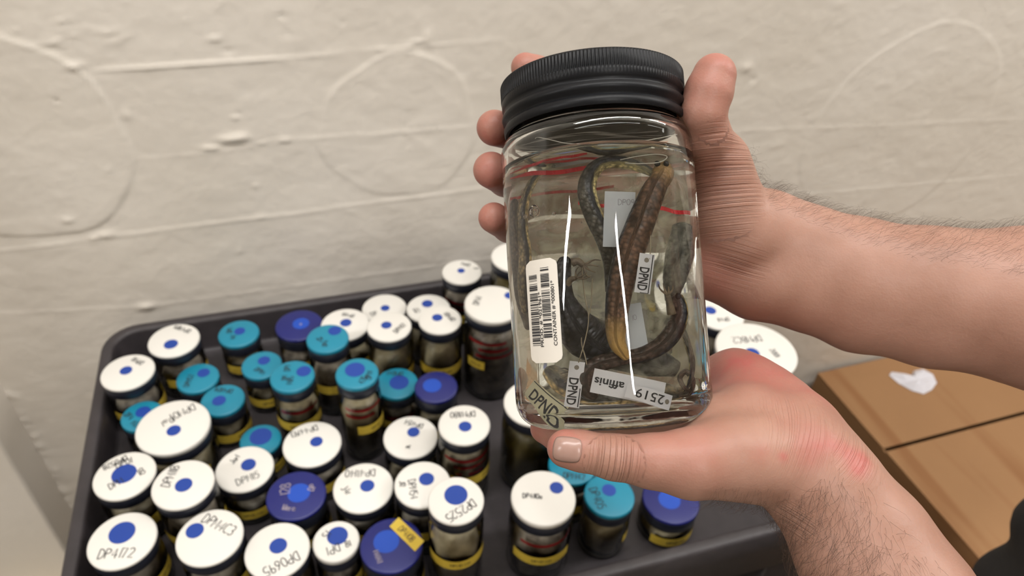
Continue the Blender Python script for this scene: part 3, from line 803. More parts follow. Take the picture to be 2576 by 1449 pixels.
def text_mesh(body, h, w=None):
    """2D outline of printed text centred on 0: verts (n,2), faces"""
    cu = bpy.data.curves.new('t', 'FONT'); cu.body = body; cu.size = 1.0; cu.align_x = 'LEFT'; cu.fill_mode = 'FRONT'; cu.resolution_u = 3; cu.offset = .022 if body in ('DPND', 'affinis') else .008
    ob = bpy.data.objects.new('t', cu); COL.objects.link(ob)
    dg = bpy.context.evaluated_depsgraph_get(); me = bpy.data.meshes.new_from_object(ob.evaluated_get(dg))
    vs = np.array([v_.co[:2] for v_ in me.vertices]); fs = [tuple(p_.vertices) for p_ in me.polygons]
    bpy.data.objects.remove(ob); bpy.data.curves.remove(cu); bpy.data.meshes.remove(me)
    lo, hi = vs.min(0), vs.max(0); vs = vs - (lo + hi) / 2
    sy = h / 0.73; sx = (w / (hi - lo)[0]) if w else sy
    return vs * [sx, sy], fs
def subdiv_text(vs, fs): return vs, fs
for s, u, wc, tl in (('PROD. # *021961*', -LW * .045, -LH * .08, LH * .53), ('CONTAINER # *000801*', LW * .35, -LH * .03, LH * .62)):
    vs, fs = text_mesh(s, .0019, tl)
    new_mesh('printed_text', [on_jar(u - q[1], wc + q[0], .0006) for q in vs], fs, M['ink'], label, smooth=False)

# ------------------------------------------------------------------ what floats in the liquid
NL = 1.36
def inside(px, py, q=0.03, rmax=.0445):
    """world point inside the liquid that shows at this pixel through the glass; q = distance of its plane in front of the jar axis"""
    ax = 1545 - (1062 - py) * .0696
    px = min(max(px, ax - 228), ax + 228)
    p0, d = hit_jar(px, py)
    n = np.array([p0[0], p0[1], 0]) / RJ
    e = 1 / NL; c1 = -(d @ n); k = 1 - e * e * (1 - c1 * c1)
    dr = e * d + (e * c1 - math.sqrt(k)) * n
    F = W2J(JB + jf)  # jf in jar frame
    best = None
    for s in np.linspace(.0005, .1, 200):
        p = p0 + dr * s
        r_ = math.hypot(p[0], p[1])
        if r_ > rmax: 
            continue
        if best is None or abs(p @ F - q) < best[0]: best = (abs(p @ F - q), p)
    if best is None:
        p = p0 * [rmax / RJ, rmax / RJ, 1]; best = (0, p)
    p = best[1]; p[2] = min(max(p[2], .0115), .1290)
    return JB + p[0] * jr + p[1] * jy + p[2] * JA

def frame_at(px, py, q, ang=0.0, s=20):
    """centre and per-pixel vectors along (ang) and across, as seen in the photo"""
    ca, sa = math.cos(math.radians(ang)), math.sin(math.radians(ang))
    c = inside(px, py, q)
    ex = (inside(px + s * ca, py - s * sa, q) - inside(px - s * ca, py + s * sa, q)) / (2 * s)
    ey = (inside(px - s * sa, py - s * ca, q) - inside(px + s * sa, py + s * ca, q)) / (2 * s)
    return c, ex, ey

def slip(name, px, py, w, h, ang, q, material, label, cat, texts=(), thick=.00022, lines=(), hole=None, group=None, curl=0.0, skew=0.0):
    """printed paper slip: w along ang, h across (photo px)"""
    c, ex, ey = frame_at(px, py, q, ang)
    nz = np.cross(ex, ey); nz /= np.linalg.norm(nz)
    if nz @ (C0 - c) < 0: nz = -nz
    nu = 8
    def pt(u, v_, o): return c + ex * (u + skew * v_) + ey * v_ + nz * (o + curl * ((u / (w / 2)) ** 2 - .5))
    v, f = [], []
    for o_ in (thick / 2, -thick / 2):
        for j in range(3):
            for i_ in range(nu + 1): v.append(pt(-w / 2 + w * i_ / nu, -h / 2 + h * j / 2, o_))
    m_ = 3 * (nu + 1)
    for j in range(2):
        for i_ in range(nu):
            a = j * (nu + 1) + i_
            f.append((a, a + 1, a + nu + 2, a + nu + 1)); f.append(tuple(reversed([m_ + a, m_ + a + 1, m_ + a + nu + 2, m_ + a + nu + 1])))
    rim = [i_ for i_ in range(nu + 1)] + [(nu + 1) * j + nu for j in (1, 2)] + [2 * (nu + 1) + i_ for i_ in range(nu - 1, -1, -1)] + [(nu + 1)]
    for k in range(len(rim)):
        a, b_ = rim[k], rim[(k + 1) % len(rim)]; f.append((a, m_ + a, m_ + b_, b_))
    o = new_mesh(name, v, f, material, smooth=False)
    tag(o, label, cat, group)
    for s_, u, v_, th, tw, im, hand in texts:
        if hand:
            vs, fs = ribbon(ink_strokes(s_, th, 1, random.Random(len(s_))), th * .09); vs = np.array([p_[:2] for p_ in vs])
        else:
            vs, fs = text_mesh(s_, th, tw)
        new_mesh('printed_text', [pt(u + a_, v_ + b_, thick / 2 + .00012) for a_, b_ in vs], fs, im, o, smooth=False)
    for (u0, v0, u1, v1, wd) in lines:
        vs, fs = ribbon([[(u0, v0), ((u0 + u1) / 2, (v0 + v1) / 2), (u1, v1)]], wd)
        new_mesh('printed_line', [pt(a_, b_, thick / 2 + .00012) for a_, b_, _ in vs], fs, M['ink'], o, smooth=False)
    if hole:
        hu, hv, hr = hole
        vs = [(hu + hr * math.cos(a_), hv + hr * math.sin(a_)) for a_ in np.linspace(0, 2 * math.pi, 17)[:-1]]
        new_mesh('punch_hole', [pt(a_, b_, thick / 2 + .00010) for a_, b_ in vs], [tuple(range(16))], M['hole'], o, smooth=False)
    return o
M['hole'] = mat('hole_dark', lin(120, 112, 100), 0.7)
M['slip'] = mat('tag_paper', lin(218, 218, 222), 0.6)
M['slip_y'] = mat('tag_paper_aged', lin(206, 200, 168), 0.6)
M['ink_g'] = mat('grey_ink', lin(120, 118, 122), 0.6)
def translucent(name, col, alpha):
    m = bpy.data.materials.new(name); m.use_nodes = True; nt = m.node_tree; nt.nodes.clear()
    out = N(m, 'ShaderNodeOutputMaterial'); tr = N(m, 'ShaderNodeBsdfTransparent'); df = N(m, 'ShaderNodeBsdfPrincipled', Roughness=0.35)
    df.inputs['Base Color'].default_value = col
    mx = N(m, 'ShaderNodeMixShader'); mx.inputs[0].default_value = alpha
    L(m, tr.outputs[0], mx.inputs[1]); L(m, df.outputs[0], mx.inputs[2]); L(m, mx.outputs[0], out.inputs[0]); return m
M['vellum'] = translucent('vellum', lin(196, 200, 204), .62)

def scaly(name, cols, sc=(560, 15), rough=.34, bump=.8, tip=None):
    """reptile skin: colour by angle around the body (attribute), scales in length/angle space"""
    m = mat(name, cols[0], rough); b = m.node_tree.nodes['Principled BSDF']
    at = N(m, 'ShaderNodeAttribute', attribute_name='skin_uv'); sp = N(m, 'ShaderNodeSeparateXYZ'); L(m, at.outputs['Vector'], sp.inputs[0])
    cr = N(m, 'ShaderNodeValToRGB'); cr.color_ramp.elements[0].position = 0; cr.color_ramp.elements[1].position = 1
    e = cr.color_ramp.elements
    e[0].color = cols[0]; e[1].color = cols[2]
    a = e.new(.40); a.color = cols[0]; a = e.new(.50); a.color = cols[1]; a = e.new(.66); a.color = cols[1]; a = e.new(.76); a.color = cols[2]
    tc = N(m, 'ShaderNodeTexCoord'); nz = N(m, 'ShaderNodeTexNoise', Scale=190.0, Detail=3.0); L(m, tc.outputs['Object'], nz.inputs['Vector'])
    ma = N(m, 'ShaderNodeMath', operation='MULTIPLY_ADD'); ma.inputs[1].default_value = .14; L(m, nz.outputs['Fac'], ma.inputs[0])
    sb = N(m, 'ShaderNodeMath', operation='SUBTRACT'); sb.inputs[1].default_value = .07; L(m, sp.outputs['Z'], sb.inputs[0]); L(m, sb.outputs[0], ma.inputs[2])
    L(m, ma.outputs[0], cr.inputs['Fac'])
    vo = N(m, 'ShaderNodeTexVoronoi', Scale=1.0); mp = N(m, 'ShaderNodeMapping'); mp.inputs['Scale'].default_value = (sc[0], sc[1] / 6.283, 0)
    L(m, at.outputs['Vector'], mp.inputs[0]); L(m, mp.outputs[0], vo.inputs['Vector'])
    mr = N(m, 'ShaderNodeMapRange'); mr.inputs[1].default_value = .1; mr.inputs[2].default_value = .75; mr.inputs[3].default_value = 1.5; mr.inputs[4].default_value = .30
    L(m, vo.outputs['Distance'], mr.inputs[0])
    n2 = N(m, 'ShaderNodeTexNoise', Scale=60.0, Detail=4.0); L(m, tc.outputs['Object'], n2.inputs['Vector'])
    m2 = N(m, 'ShaderNodeMapRange'); m2.inputs[1].default_value = .3; m2.inputs[2].default_value = .7; m2.inputs[3].default_value = .45; m2.inputs[4].default_value = 1.7; L(m, n2.outputs['Fac'], m2.inputs[0])
    mu = N(m, 'ShaderNodeMath', operation='MULTIPLY'); L(m, mr.outputs[0], mu.inputs[0]); L(m, m2.outputs[0], mu.inputs[1])
    mx = N(m, 'ShaderNodeVectorMath', operation='SCALE'); L(m, cr.outputs['Color'], mx.inputs[0]); L(m, mu.outputs[0], mx.inputs['Scale'])
    last = mx.outputs[0]
    if tip:
        a2 = N(m, 'ShaderNodeAttribute', attribute_name='skin_t'); cr2 = N(m, 'ShaderNodeValToRGB')
        cr2.color_ramp.elements[0].position = 0; cr2.color_ramp.elements[0].color = (.30, .30, .30, 1); cr2.color_ramp.elements[1].position = 1; cr2.color_ramp.elements[1].color = (1, 1, 1, 1)
        for p_, c_ in ((.07, .38), (.15, 0), (.78, 0), (.90, .9)): e2 = cr2.color_ramp.elements.new(p_); e2.color = (c_, c_, c_, 1)
        L(m, a2.outputs['Fac'], cr2.inputs['Fac'])
        m3 = N(m, 'ShaderNodeMath', operation='MULTIPLY', use_clamp=True); L(m, cr2.outputs['Color'], m3.inputs[0]); L(m, m2.outputs[0], m3.inputs[1])
        mm = N(m, 'ShaderNodeMix', data_type='RGBA'); L(m, m3.outputs[0], mm.inputs[0]); L(m, last, mm.inputs[6]); mm.inputs[7].default_value = tip
        last = mm.outputs[2]
    L(m, last, b.inputs['Base Color'])
    bp = N(m, 'ShaderNodeBump', Strength=bump, Distance=0.0006); L(m, vo.outputs['Distance'], bp.inputs['Height']); bp.invert = True
    L(m, bp.outputs['Normal'], b.inputs['Normal'])
    return m
SK_BROWN = scaly('scales_brown', (lin(92, 68, 52), lin(36, 40, 48), lin(176, 154, 98)), tip=lin(168, 134, 76))
SK_DARK = scaly('scales_dark', (lin(72, 58, 50), lin(34, 38, 46), lin(176, 152, 96)))
SK_OLIVE = scaly('scales_olive', (lin(74, 70, 62), lin(44, 46, 52), lin(190, 176, 126)))
SK_BLUE = scaly('scales_blue_black', (lin(46, 46, 50), lin(34, 37, 44), lin(150, 132, 92)))
SK_TAN = scaly('scales_tan', (lin(120, 104, 78), lin(60, 56, 56), lin(196, 170, 118)))

def creature(name, pts, radii_px, q, material, label, belly=(0, 1.0), seg=16, n=60, flat=1.0, cat='preserved lizard', extra=None, head=False):
    """pts photo px path (px,py[,q]); belly = (angle offset, twist) decides which side shows"""
    w = []
    for p_ in pts:
        qq = p_[2] if len(p_) > 2 else q
        w.append(inside(p_[0], p_[1], qq))
    path = catmull(w, n)
    rp = np.interp(np.linspace(0, 1, n + 1), np.linspace(0, 1, len(radii_px)), radii_px)
    # px -> metres at this place
    mp_ = []
    for k in range(n + 1):
        d_ = (path[k] - C0) @ FW
        mp_.append(d_ / FPX / 1.10)
    rad = rp * np.array(mp_)
    rad[0] *= .35; rad[1] *= .8; rad[-1] *= .3
    # keep inside the glass
    pj = W2J(path); rr_ = np.hypot(pj[:, 0], pj[:, 1]); lim = .0455 - rad
    k_ = np.minimum(1, lim / np.maximum(rr_, 1e-6)); pj[:, 0] *= k_; pj[:, 1] *= k_
    pj[:, 2] = np.maximum(pj[:, 2], .0085 + rad); pj[:, 2] = np.minimum(pj[:, 2], .1315 - rad)
    path = J2W(pj)
    v, f, uv = tube(path, rad, seg, up=jf, flat=flat)
    o = new_mesh(name, v, f, material)
    at = o.data.attributes.new('skin_uv', 'FLOAT_VECTOR', 'POINT')
    data = []
    tot = uv[-1][0]
    for (s, a) in uv:
        b_ = belly[0] + (belly[1] - belly[0]) * s / tot
        dlt = abs(((a - b_ + math.pi) % (2 * math.pi)) - math.pi) / math.pi   # 0 = back faces here, 1 = belly
        data += [s, a, dlt]
    at.data.foreach_set('vector', data)
    a3 = o.data.attributes.new('skin_t', 'FLOAT', 'POINT'); a3.data.foreach_set('value', [u_[0] / tot for u_ in uv])
    tag(o, label, cat)
    return o, path, rad

def limb(parent, a, b_, r, material, toes=4, name='leg', spread=.0022, tl=.005, rnd=random.Random(2)):
    """short leg with splayed toes, part of the animal"""
    a, b_ = np.array(a), np.array(b_); mid = (a + b_) / 2 + JA * .0012
    v, f, uv = tube(catmull([a, mid, b_], 8), np.linspace(r, r * .6, 9), 8, up=jf)
    mb_ = MB().add(v, f)
    d = (b_ - a) / np.linalg.norm(b_ - a); side = np.cross(d, jf); side /= np.linalg.norm(side)
    for k in range(toes):
        t_ = (k - (toes - 1) / 2) / max(1, (toes - 1) / 2)
        e = b_ + d * tl * rnd.uniform(.8, 1.2) + side * spread * t_ * 1.5; m_ = (b_ + e) / 2 + side * spread * t_ * .5
        v, f, _ = tube(catmull([b_, m_, e], 5), np.linspace(r * .32, r * .1, 6), 6, up=jf); mb_.add(v, f)
    o = mb_.build(name, material, parent, smooth=True); return o
limb_m = noisy('limb_skin', lin(120, 104, 82), lin(70, 62, 54), 200, .4, .3, 900)

# plastic bags with red press-seal lines: crumpled translucent film
def film_mat(name, a):
    m = bpy.data.materials.new(name); m.use_nodes = True; nt = m.node_tree; nt.nodes.clear()
    out = N(m, 'ShaderNodeOutputMaterial'); tr = N(m, 'ShaderNodeBsdfTransparent'); tr.inputs[0].default_value = (.97, .97, .95, 1)
    df = N(m, 'ShaderNodeBsdfPrincipled', Roughness=0.3); df.inputs['Base Color'].default_value = lin(205, 200, 176)
    tc = N(m, 'ShaderNodeTexCoord'); nz = N(m, 'ShaderNodeTexNoise', Scale=42.0, Detail=6.0, Distortion=3.2); L(m, tc.outputs['Object'], nz.inputs['Vector'])
    mr = N(m, 'ShaderNodeMapRange'); mr.inputs[1].default_value = .42; mr.inputs[2].default_value = .72; mr.inputs[3].default_value = a * .35; mr.inputs[4].default_value = min(.95, a * 2.6)
    L(m, nz.outputs['Fac'], mr.inputs[0])
    bp = N(m, 'ShaderNodeBump', Strength=.8, Distance=.002); L(m, nz.outputs['Fac'], bp.inputs['Height']); L(m, bp.outputs['Normal'], df.inputs['Normal'])
    mx = N(m, 'ShaderNodeMixShader'); L(m, mr.outputs[0], mx.inputs[0]); L(m, tr.outputs[0], mx.inputs[1]); L(m, df.outputs[0], mx.inputs[2]); L(m, mx.outputs[0], out.inputs[0])
    return m
FILM = film_mat('bag_film', .12); FILM2 = film_mat('bag_film_folded', .42)
def bag(px0, px1, py0, py1, q, amp, material, label, reds=(), seed=0, nx=40, ny=60, name='plastic_bag'):
    v, f = [], []
    rs = np.random.RandomState(seed); ph = rs.rand(8) * 6.28
    def pt(u, w, off=0.0):
        px_ = px0 + (px1 - px0) * u; py_ = py0 + (py1 - py0) * w
        qq = q + amp * (math.sin(5 * u + 3 * w + ph[0]) * .5 + .35 * math.sin(11 * u - 7 * w + ph[1]) + .25 * math.sin(17 * w + 6 * u + ph[2]) + .12 * math.sin(41 * u + 23 * w + ph[3])) - .012 * (2 * u - 1) ** 2 * (1 if q > 0 else -1)
        return inside(px_, py_, qq + off, .0450)
    for j in range(ny + 1):
        for i_ in range(nx + 1): v.append(pt(i_ / nx, j / ny))
    for j in range(ny):
        for i_ in range(nx):
            a = j * (nx + 1) + i_; f.append((a, a + 1, a + nx + 2, a + nx + 1))
    o = new_mesh(name, v, f, material)
    tag(o, label, 'plastic bag')
    for (xa, ya, xb, yb, wd) in reds:
        vs, fs = [], []
        for k in range(25):
            t_ = k / 24; X, Y = xa + (xb - xa) * t_, ya + (yb - ya) * t_ + 2 * math.sin(9 * t_ + xa)
            for s_ in (-wd / 2, wd / 2):
                vs.append(pt((X - px0) / (px1 - px0), (Y + s_ - py0) / (py1 - py0), .0009))
        fs = [(2 * k, 2 * k + 2, 2 * k + 3, 2 * k + 1) for k in range(24)]
        new_mesh('red_seal_line', vs, fs, M['red'], o, smooth=False)
    return o
bag(1290, 1770, 392, 1060, -.030, .006, film_mat('bag_film_back', .75), 'cloudy plastic bag lining the back of the held jar', [(1283, 498, 1540, 470, 7)], 1)
bag(1300, 1600, 395, 1000, .010, .005, FILM, 'clear plastic bag with red seal line at the left of the held jar', [(1284, 444, 1478, 424, 11)], 2)
bag(1452, 1765, 398, 1040, .021, .005, FILM, 'clear plastic bag with red seal line at the right of the held jar', [(1454, 510, 1540, 520, 9), (1656, 524, 1747, 540, 10)], 3)

# animals
A_, pathA, radA = creature('preserved_lizard', [(1666, 408, .019), (1668, 440, .021), (1645, 480, .026), (1612, 560, .030), (1582, 640, .031), (1560, 720, .031), (1550, 800, .030), (1552, 860, .030), (1578, 905, .028)],
    [17, 30, 27, 33, 37, 38, 36, 33, 29, 25, 20, 9], .028, SK_BROWN, 'brown scaly lizard body running down the middle of the held jar, pale tip below', belly=(-.5, -.9), n=110, seg=20)
eye = mat('eye', lin(18, 18, 20), .15)
for s_ in (-1, 1):
    c_ = inside(1665 + s_ * 11, 412, .024); v, f, _ = tube([c_ - jf * .0012, c_ - jf * .0004, c_ + jf * .0006, c_ + jf * .001], [.0008, .0015, .0014, .0004], 10, up=JA)
    new_mesh('eye', v, f, eye, A_)
creature('preserved_lizard', [(1648, 438, .012), (1610, 420, .015), (1560, 408, .017), (1512, 412, .018), (1484, 440, .019), (1476, 485, .020), (1492, 540, .020), (1520, 600, .019), (1540, 660, .017), (1545, 740, .015)],
    [10, 15, 17, 18, 20, 22, 22, 22, 22, 20], .016, SK_OLIVE, 'dark lizard tail looping over at the top of the held jar, yellow underside up', belly=(2.6, .8), n=90)
C_, pathC, radC = creature('preserved_lizard', [(1700, 742, .020), (1712, 780, .021), (1700, 825, .023), (1668, 865, .024), (1620, 890, .024), (1560, 902, .024), (1500, 918, .024), (1468, 945, .026), (1476, 985, .026), (1500, 1000, .024)],
    [18, 23, 26, 26, 23, 21, 22, 24, 24, 20, 12], .022, SK_DARK, 'curled dark lizard at the lower right of the held jar, forefoot raised', belly=(1.1, -.6), n=100)
c_ = inside(1706, 745, .030); v, f, _ = tube([c_ - jf * .0014, c_, c_ + jf * .0010], [.0012, .0016, .0005], 10, up=JA); new_mesh('eye', v, f, eye, C_)
limb(C_, inside(1690, 790, .026), inside(1680, 742, .029), .0022, limb_m)
limb(C_, inside(1478, 920, .02), inside(1440, 935, .022), .0018, limb_m)
creature('preserved_lizard', [(1712, 815, .008), (1730, 860, .010), (1742, 910, .010), (1738, 955, .012), (1722, 990, .012)], [7, 9, 9, 7, 4], .01, SK_OLIVE,
    'thin dark tail with a yellow stripe hanging at the right wall of the held jar', belly=(-1.6, -1.6))
creature('preserved_lizard', [(1374, 412, .0), (1342, 455, .0), (1318, 520, .002), (1316, 580, .004), (1322, 640, .004), (1318, 720, .002), (1322, 790, .0)], [5, 9, 12, 14, 16, 17, 8], .0, SK_TAN,
    'slender pale-striped lizard against the left wall of the held jar', belly=(2.2, 1.4), n=70)
creature('preserved_lizard', [(1296, 500, -.01), (1296, 580, -.008), (1306, 660, -.008), (1312, 740, -.006), (1330, 830, -.006)], [8, 15, 18, 16, 6], -.01, SK_DARK,
    'brown lizard body pressed to the far left wall of the held jar', belly=(.3, .3))
G_, pathG, radG = creature('preserved_lizard', [(1425, 645, .022), (1412, 690, .022), (1415, 750, .021), (1440, 810, .018), (1480, 850, .014), (1540, 880, .012), (1640, 910, .010), (1710, 930, .006)], [14, 24, 28, 46, 58, 50, 42, 20], .006, SK_BLUE,
    'thick blue-black lizard behind the barcode label inside the held jar', belly=(.0, .2), n=90, seg=20)
limb(G_, inside(1440, 660, .024), inside(1468, 668, .026), .0022, limb_m, spread=.003, tl=.006)
limb(G_, inside(1422, 720, .024), inside(1448, 700, .026), .0018, limb_m)
creature('preserved_lizard', [(1375, 925, .004), (1420, 960, .006), (1490, 995, .006), (1580, 1010, .006), (1670, 1005, .004), (1740, 980, .0)], [16, 34, 38, 36, 30, 12], .006, SK_TAN,
    'tan-bellied lizard lying along the bottom of the held jar', belly=(-1.5, -1.5), n=70, seg=20)
creature('preserved_lizard', [(1720, 560, -.012), (1712, 640, -.010), (1700, 700, -.006), (1690, 760, -.004)], [16, 26, 24, 12], -.01, SK_OLIVE,
    'blurred dark lizard behind the bag at the right of the held jar', belly=(.4, .4))
t_, _, _ = creature('preserved_lizard', [(1710, 1010, .010), (1735, 995, .010), (1745, 960, .010), (1728, 935, .012), (1712, 950, .012), (1722, 975, .013), (1738, 985, .012)], [4, 6, 7, 8, 7, 6, 3], .01, SK_DARK,
    'small coiled tail in the lower right corner of the held jar', belly=(.5, .5))

# tags and slips
INK, GI = M['ink'], M['ink_g']
slip('specimen_tag', 1622, 688, 100, 40, -98, .036, M['slip'], 'white hanging tag with bold letters DPND beside the brown lizard body', 'tag',
     [('DPND', 14, -2, 25, 58, INK, 0)], lines=[(-49, 15, 49, 15, 2.6), (49, 15, 49, -6, 1.6)], hole=(-34, 0, 6))
slip('specimen_tag', 1445, 968, 118, 38, -97, .030, M['slip'], 'white tag with letters DPND partly behind the dark lizard, lower left of the jar', 'tag',
     [('DPND', 18, -3, 24, 70, INK, 0)], lines=[(8, 15, 57, 15, 2.6)], hole=(-44, 0, 6))
slip('specimen_tag', 1368, 1010, 110, 52, -43, .024, M['slip_y'], 'yellowed tag lettered DPND wedged in the lower left corner of the held jar', 'tag',
     [('DPND', 4, -6, 30, 88, INK, 0)], lines=[(-54, 22, 54, 20, 2.4)])
slip('species_label', 1581, 975, 187, 62, 168.5, .037, M['slip'], 'white slip printed with affinis upside down at the bottom of the held jar', 'label',
     [('affinis', 50, 0, 21, 76, INK, 0)])
slip('number_tag', 1633, 997, 118, 37, 164, .0385, M['slip'], 'small tag numbered 2519 overlapping the affinis slip', 'tag',
     [('2519', -2, -1, 24, 74, INK, 0)], hole=(-48, 0, 6))
slip('vellum_slip', 1557, 552, 78, 140, -2, .024, M['vellum'], 'translucent slip with faint pencil writing behind the brown lizard', 'label',
     [('DP09', 16, 44, 15, None, GI, 1)])
slip('vellum_slip', 1590, 830, 66, 130, 10, .025, M['vellum'], 'translucent slip behind the brown lizard near its pale tip', 'label', [('10 10', 0, 30, 13, None, GI, 1)])
slip('vellum_slip', 1515, 890, 60, 110, -30, .018, M['vellum'], 'translucent slip slanting left of the brown lizard tip', 'label')
slip('vellum_slip', 1475, 1040, 150, 26, 4, .018, M['vellum'], 'pale crumpled slip with a faint scribble at the very bottom of the jar', 'label', [('noa', 0, 0, 10, None, GI, 1)])
slip('paper_note', 1735, 850, 74, 200, -2, .004, translucent('note_paper', lin(196, 190, 170), .45), 'faded handwritten note against the right wall of the held jar', 'label',
     [('MMS', 4, 50, 12, None, GI, 1), ('DPM', 6, 0, 12, None, GI, 1), ('2010', 8, -30, 12, None, GI, 1)])
slip('specimen_tag', 1606, 620, 80, 22, -80, .022, M['slip_y'], 'tag edge with letters showing just behind the hanging DPND tag', 'tag', [('DPND', 0, 4, 16, 64, INK, 0)])
# strings
thr = mat('cotton_thread', lin(150, 138, 116), .8)
def thread(pts, label, q=.03, r=.00025):
    path = catmull([inside(a, b_, (c_ if c_ is not None else q)) for a, b_, c_ in pts], 50)
    v, f, _ = tube(path, r, 6, up=JA); tag(new_mesh('thread', v, f, thr), label, 'thread')
thread([(1640, 520, .026), (1636, 570, .030), (1637, 620, .034), (1634, 652, .036)], 'thread holding the hanging DPND tag')
thread([(1462, 660, .02), (1470, 740, .022), (1480, 800, .024), (1470, 860, .026), (1455, 912, .030)], 'thread rising from the tag at the lower left')
thread([(1490, 700, .02), (1484, 780, .022), (1462, 850, .024), (1472, 900, .028), (1478, 930, .028)], 'second thread crossing the left half of the held jar')
thread([(1355, 900, .02), (1357, 960, .02), (1366, 1010, .024)], 'short thread above the yellowed tag')

# ------------------------------------------------------------------ person: one continuous skin surface grown from tapered capsules
def JD_(y): return (374 + 15 * (1062 - y) / 862)      # jar axis distance at a photo row
def cap_sdf(p, a, b, ra, rb):
    ba = b - a; l2 = float(ba @ ba) + 1e-12
    h = np.clip(((p - a) @ ba) / l2, 0, 1)
    return np.linalg.norm(p - a - h[..., None] * ba, axis=-1) - (ra + (rb - ra) * h)
def smin(a, b, k):
    h = np.maximum(k - np.abs(a - b), 0) / k
    return np.minimum(a, b) - h * h * h * k / 6
def chain(pts):
    out = []
    for i in range(len(pts) - 1):
        (a, ra), (b, rb) = pts[i], pts[i + 1]
        out.append((np.array(a), np.array(b), ra / 1000, rb / 1000))
    return out
def PP(*l): return [(P(px, py, d), r) for px, py, d, r in l]

# right hand: palm towards the viewer, behind the jar; thumb up on the right, finger tips round the left side
R_palm = chain(PP((1806, 405, 398, 14.5), (1812, 450, 404, 17), (1822, 520, 412, 20.5), (1862, 590, 418, 23), (1925, 590, 422, 24))) \
    + chain(PP((1762, 500, 428, 13), (1748, 590, 430, 15.5), (1790, 668, 428, 18), (1900, 700, 426, 22), (1935, 706, 424, 22))) \
    + chain(PP((1812, 520, 414, 19), (1785, 640, 428, 18))) \
    + chain(PP((1690, 430, 456, 12), (1760, 520, 446, 16), (1860, 600, 432, 20))) \
    + chain(PP((1680, 520, 462, 12), (1760, 600, 450, 16), (1880, 650, 434, 20))) \
    + chain(PP((1680, 610, 458, 12), (1760, 650, 446, 16), (1890, 690, 430, 20)))
wrR = [(P(1925, 590, 421), 24), (P(2030, 622, 420, ), 22.5), (P(2160, 656, 416), 23), (P(2340, 690, 410), 25), (P(2576, 706, 402), 28)]
wrR2 = [(P(1935, 700, 424), 22), (P(2030, 732, 422), 22), (P(2160, 772, 419), 24.5), (P(2340, 806, 412), 25), (P(2576, 838, 404), 27.5)]
EL_R = np.array([.475, .135, 1.275]); SH_R = np.array([.665, .20, 1.415])
wrR.append((EL_R + [0, .01, .02], 36)); wrR2.append((EL_R - [0, 0, .012], 40))
R_palm += chain(wrR) + chain(wrR2) + chain([(P(1990, 660, 422), 24), (P(2160, 712, 417), 27), (P(2576, 770, 401), 36), (EL_R, 42), (SH_R, 52)])
R_thumb = chain(PP((1797, 190, 370, 10.8), (1783, 232, 370, 11.6), (1768, 283, 371, 11.2), (1776, 340, 380, 12.2), (1806, 405, 396, 14.5)))
R_f = [
    chain(PP((1322, 170, 446, 8.8), (1350, 182, 450, 9.6), (1450, 240, 462, 11.2), (1580, 318, 464, 12.0), (1690, 430, 459, 12))),
    chain(PP((1244, 322, 412, 10.0), (1290, 334, 432, 10), (1370, 355, 450, 11), (1530, 398, 462, 12), (1690, 470, 459, 11.5))),
    chain(PP((1236, 428, 406, 10.0), (1272, 450, 426, 10), (1370, 480, 446, 10.2), (1530, 520, 458, 10.8), (1690, 550, 460, 11.5))),
    chain(PP((1242, 548, 402, 8.4), (1280, 570, 420, 8.8), (1370, 595, 440, 9.2), (1530, 610, 452, 9.8), (1690, 630, 456, 11))),
]
# left hand: palm up under the jar, thumb in front pointing left
L_palm = chain(PP((1740, 1166, 334, 14.5), (1830, 1150, 342, 18), (1905, 1150, 350, 20), (1985, 1160, 356, 21))) \
    + chain(PP((1690, 1128, 356, 12), (1790, 1100, 362, 18), (1880, 1085, 372, 22), (1990, 1120, 366, 23))) \
    + chain(PP((1700, 1120, 384, 12), (1790, 1080, 392, 17), (1880, 1040, 392, 20), (1990, 1090, 376, 23))) \
    + chain(PP((1750, 1085, 412, 12), (1810, 1030, 415, 15), (1880, 990, 406, 19), (1960, 1042, 392, 19), (2022, 1104, 376, 18))) \
    + chain(PP((1786, 960, 428, 13), (1846, 962, 418, 17.5), (1925, 1006, 405, 18.5))) \
    + chain(PP((1985, 1160, 356, 21), (2040, 1225, 354, 20))) + chain(PP((2022, 1104, 376, 18), (2068, 1164, 366, 18.5)))
EL_L = np.array([.305, -.055, 1.125]); SH_L = np.array([.60, -.13, 1.385])
L_palm += chain([(P(1990, 1135, 362), 23), (P(2040, 1185, 358), 23.5), (P(2092, 1240, 354), 24), (P(2180, 1375, 348), 27.5), (P(2262, 1525, 338), 32), (EL_L, 42), (SH_L, 50)]) \
    + chain([(P(2040, 1225, 354), 20), (P(2150, 1400, 346), 25), (P(2240, 1540, 338), 29)]) + chain([(P(2068, 1164, 366), 18.5), (P(2190, 1345, 354), 24), (P(2285, 1490, 345), 28)])
L_thumb = chain(PP((1424, 1128, 334, 8.6), (1462, 1134, 334, 9.0), (1545, 1150, 332, 10.0), (1640, 1160, 332, 12.0), (1740, 1166, 334, 14.5)))
L_f = [
    chain(PP((1372, 1078, 382, 7.8), (1410, 1098, 374, 8.2), (1520, 1122, 366, 9.2), (1690, 1132, 358, 11))),
    chain(PP((1331, 944, 426, 7.8), (1338, 1000, 420, 8.2), (1400, 1080, 404, 9), (1540, 1112, 392, 9.8), (1700, 1122, 384, 11))),
    chain(PP((1430, 985, 446, 7.8), (1480, 1040, 446, 8.4), (1600, 1078, 434, 9.4), (1750, 1090, 413, 11))),
    chain(PP((1570, 940, 450, 7.2), (1600, 985, 450, 7.8), (1690, 1020, 446, 8.8), (1786, 975, 430, 11))),
]
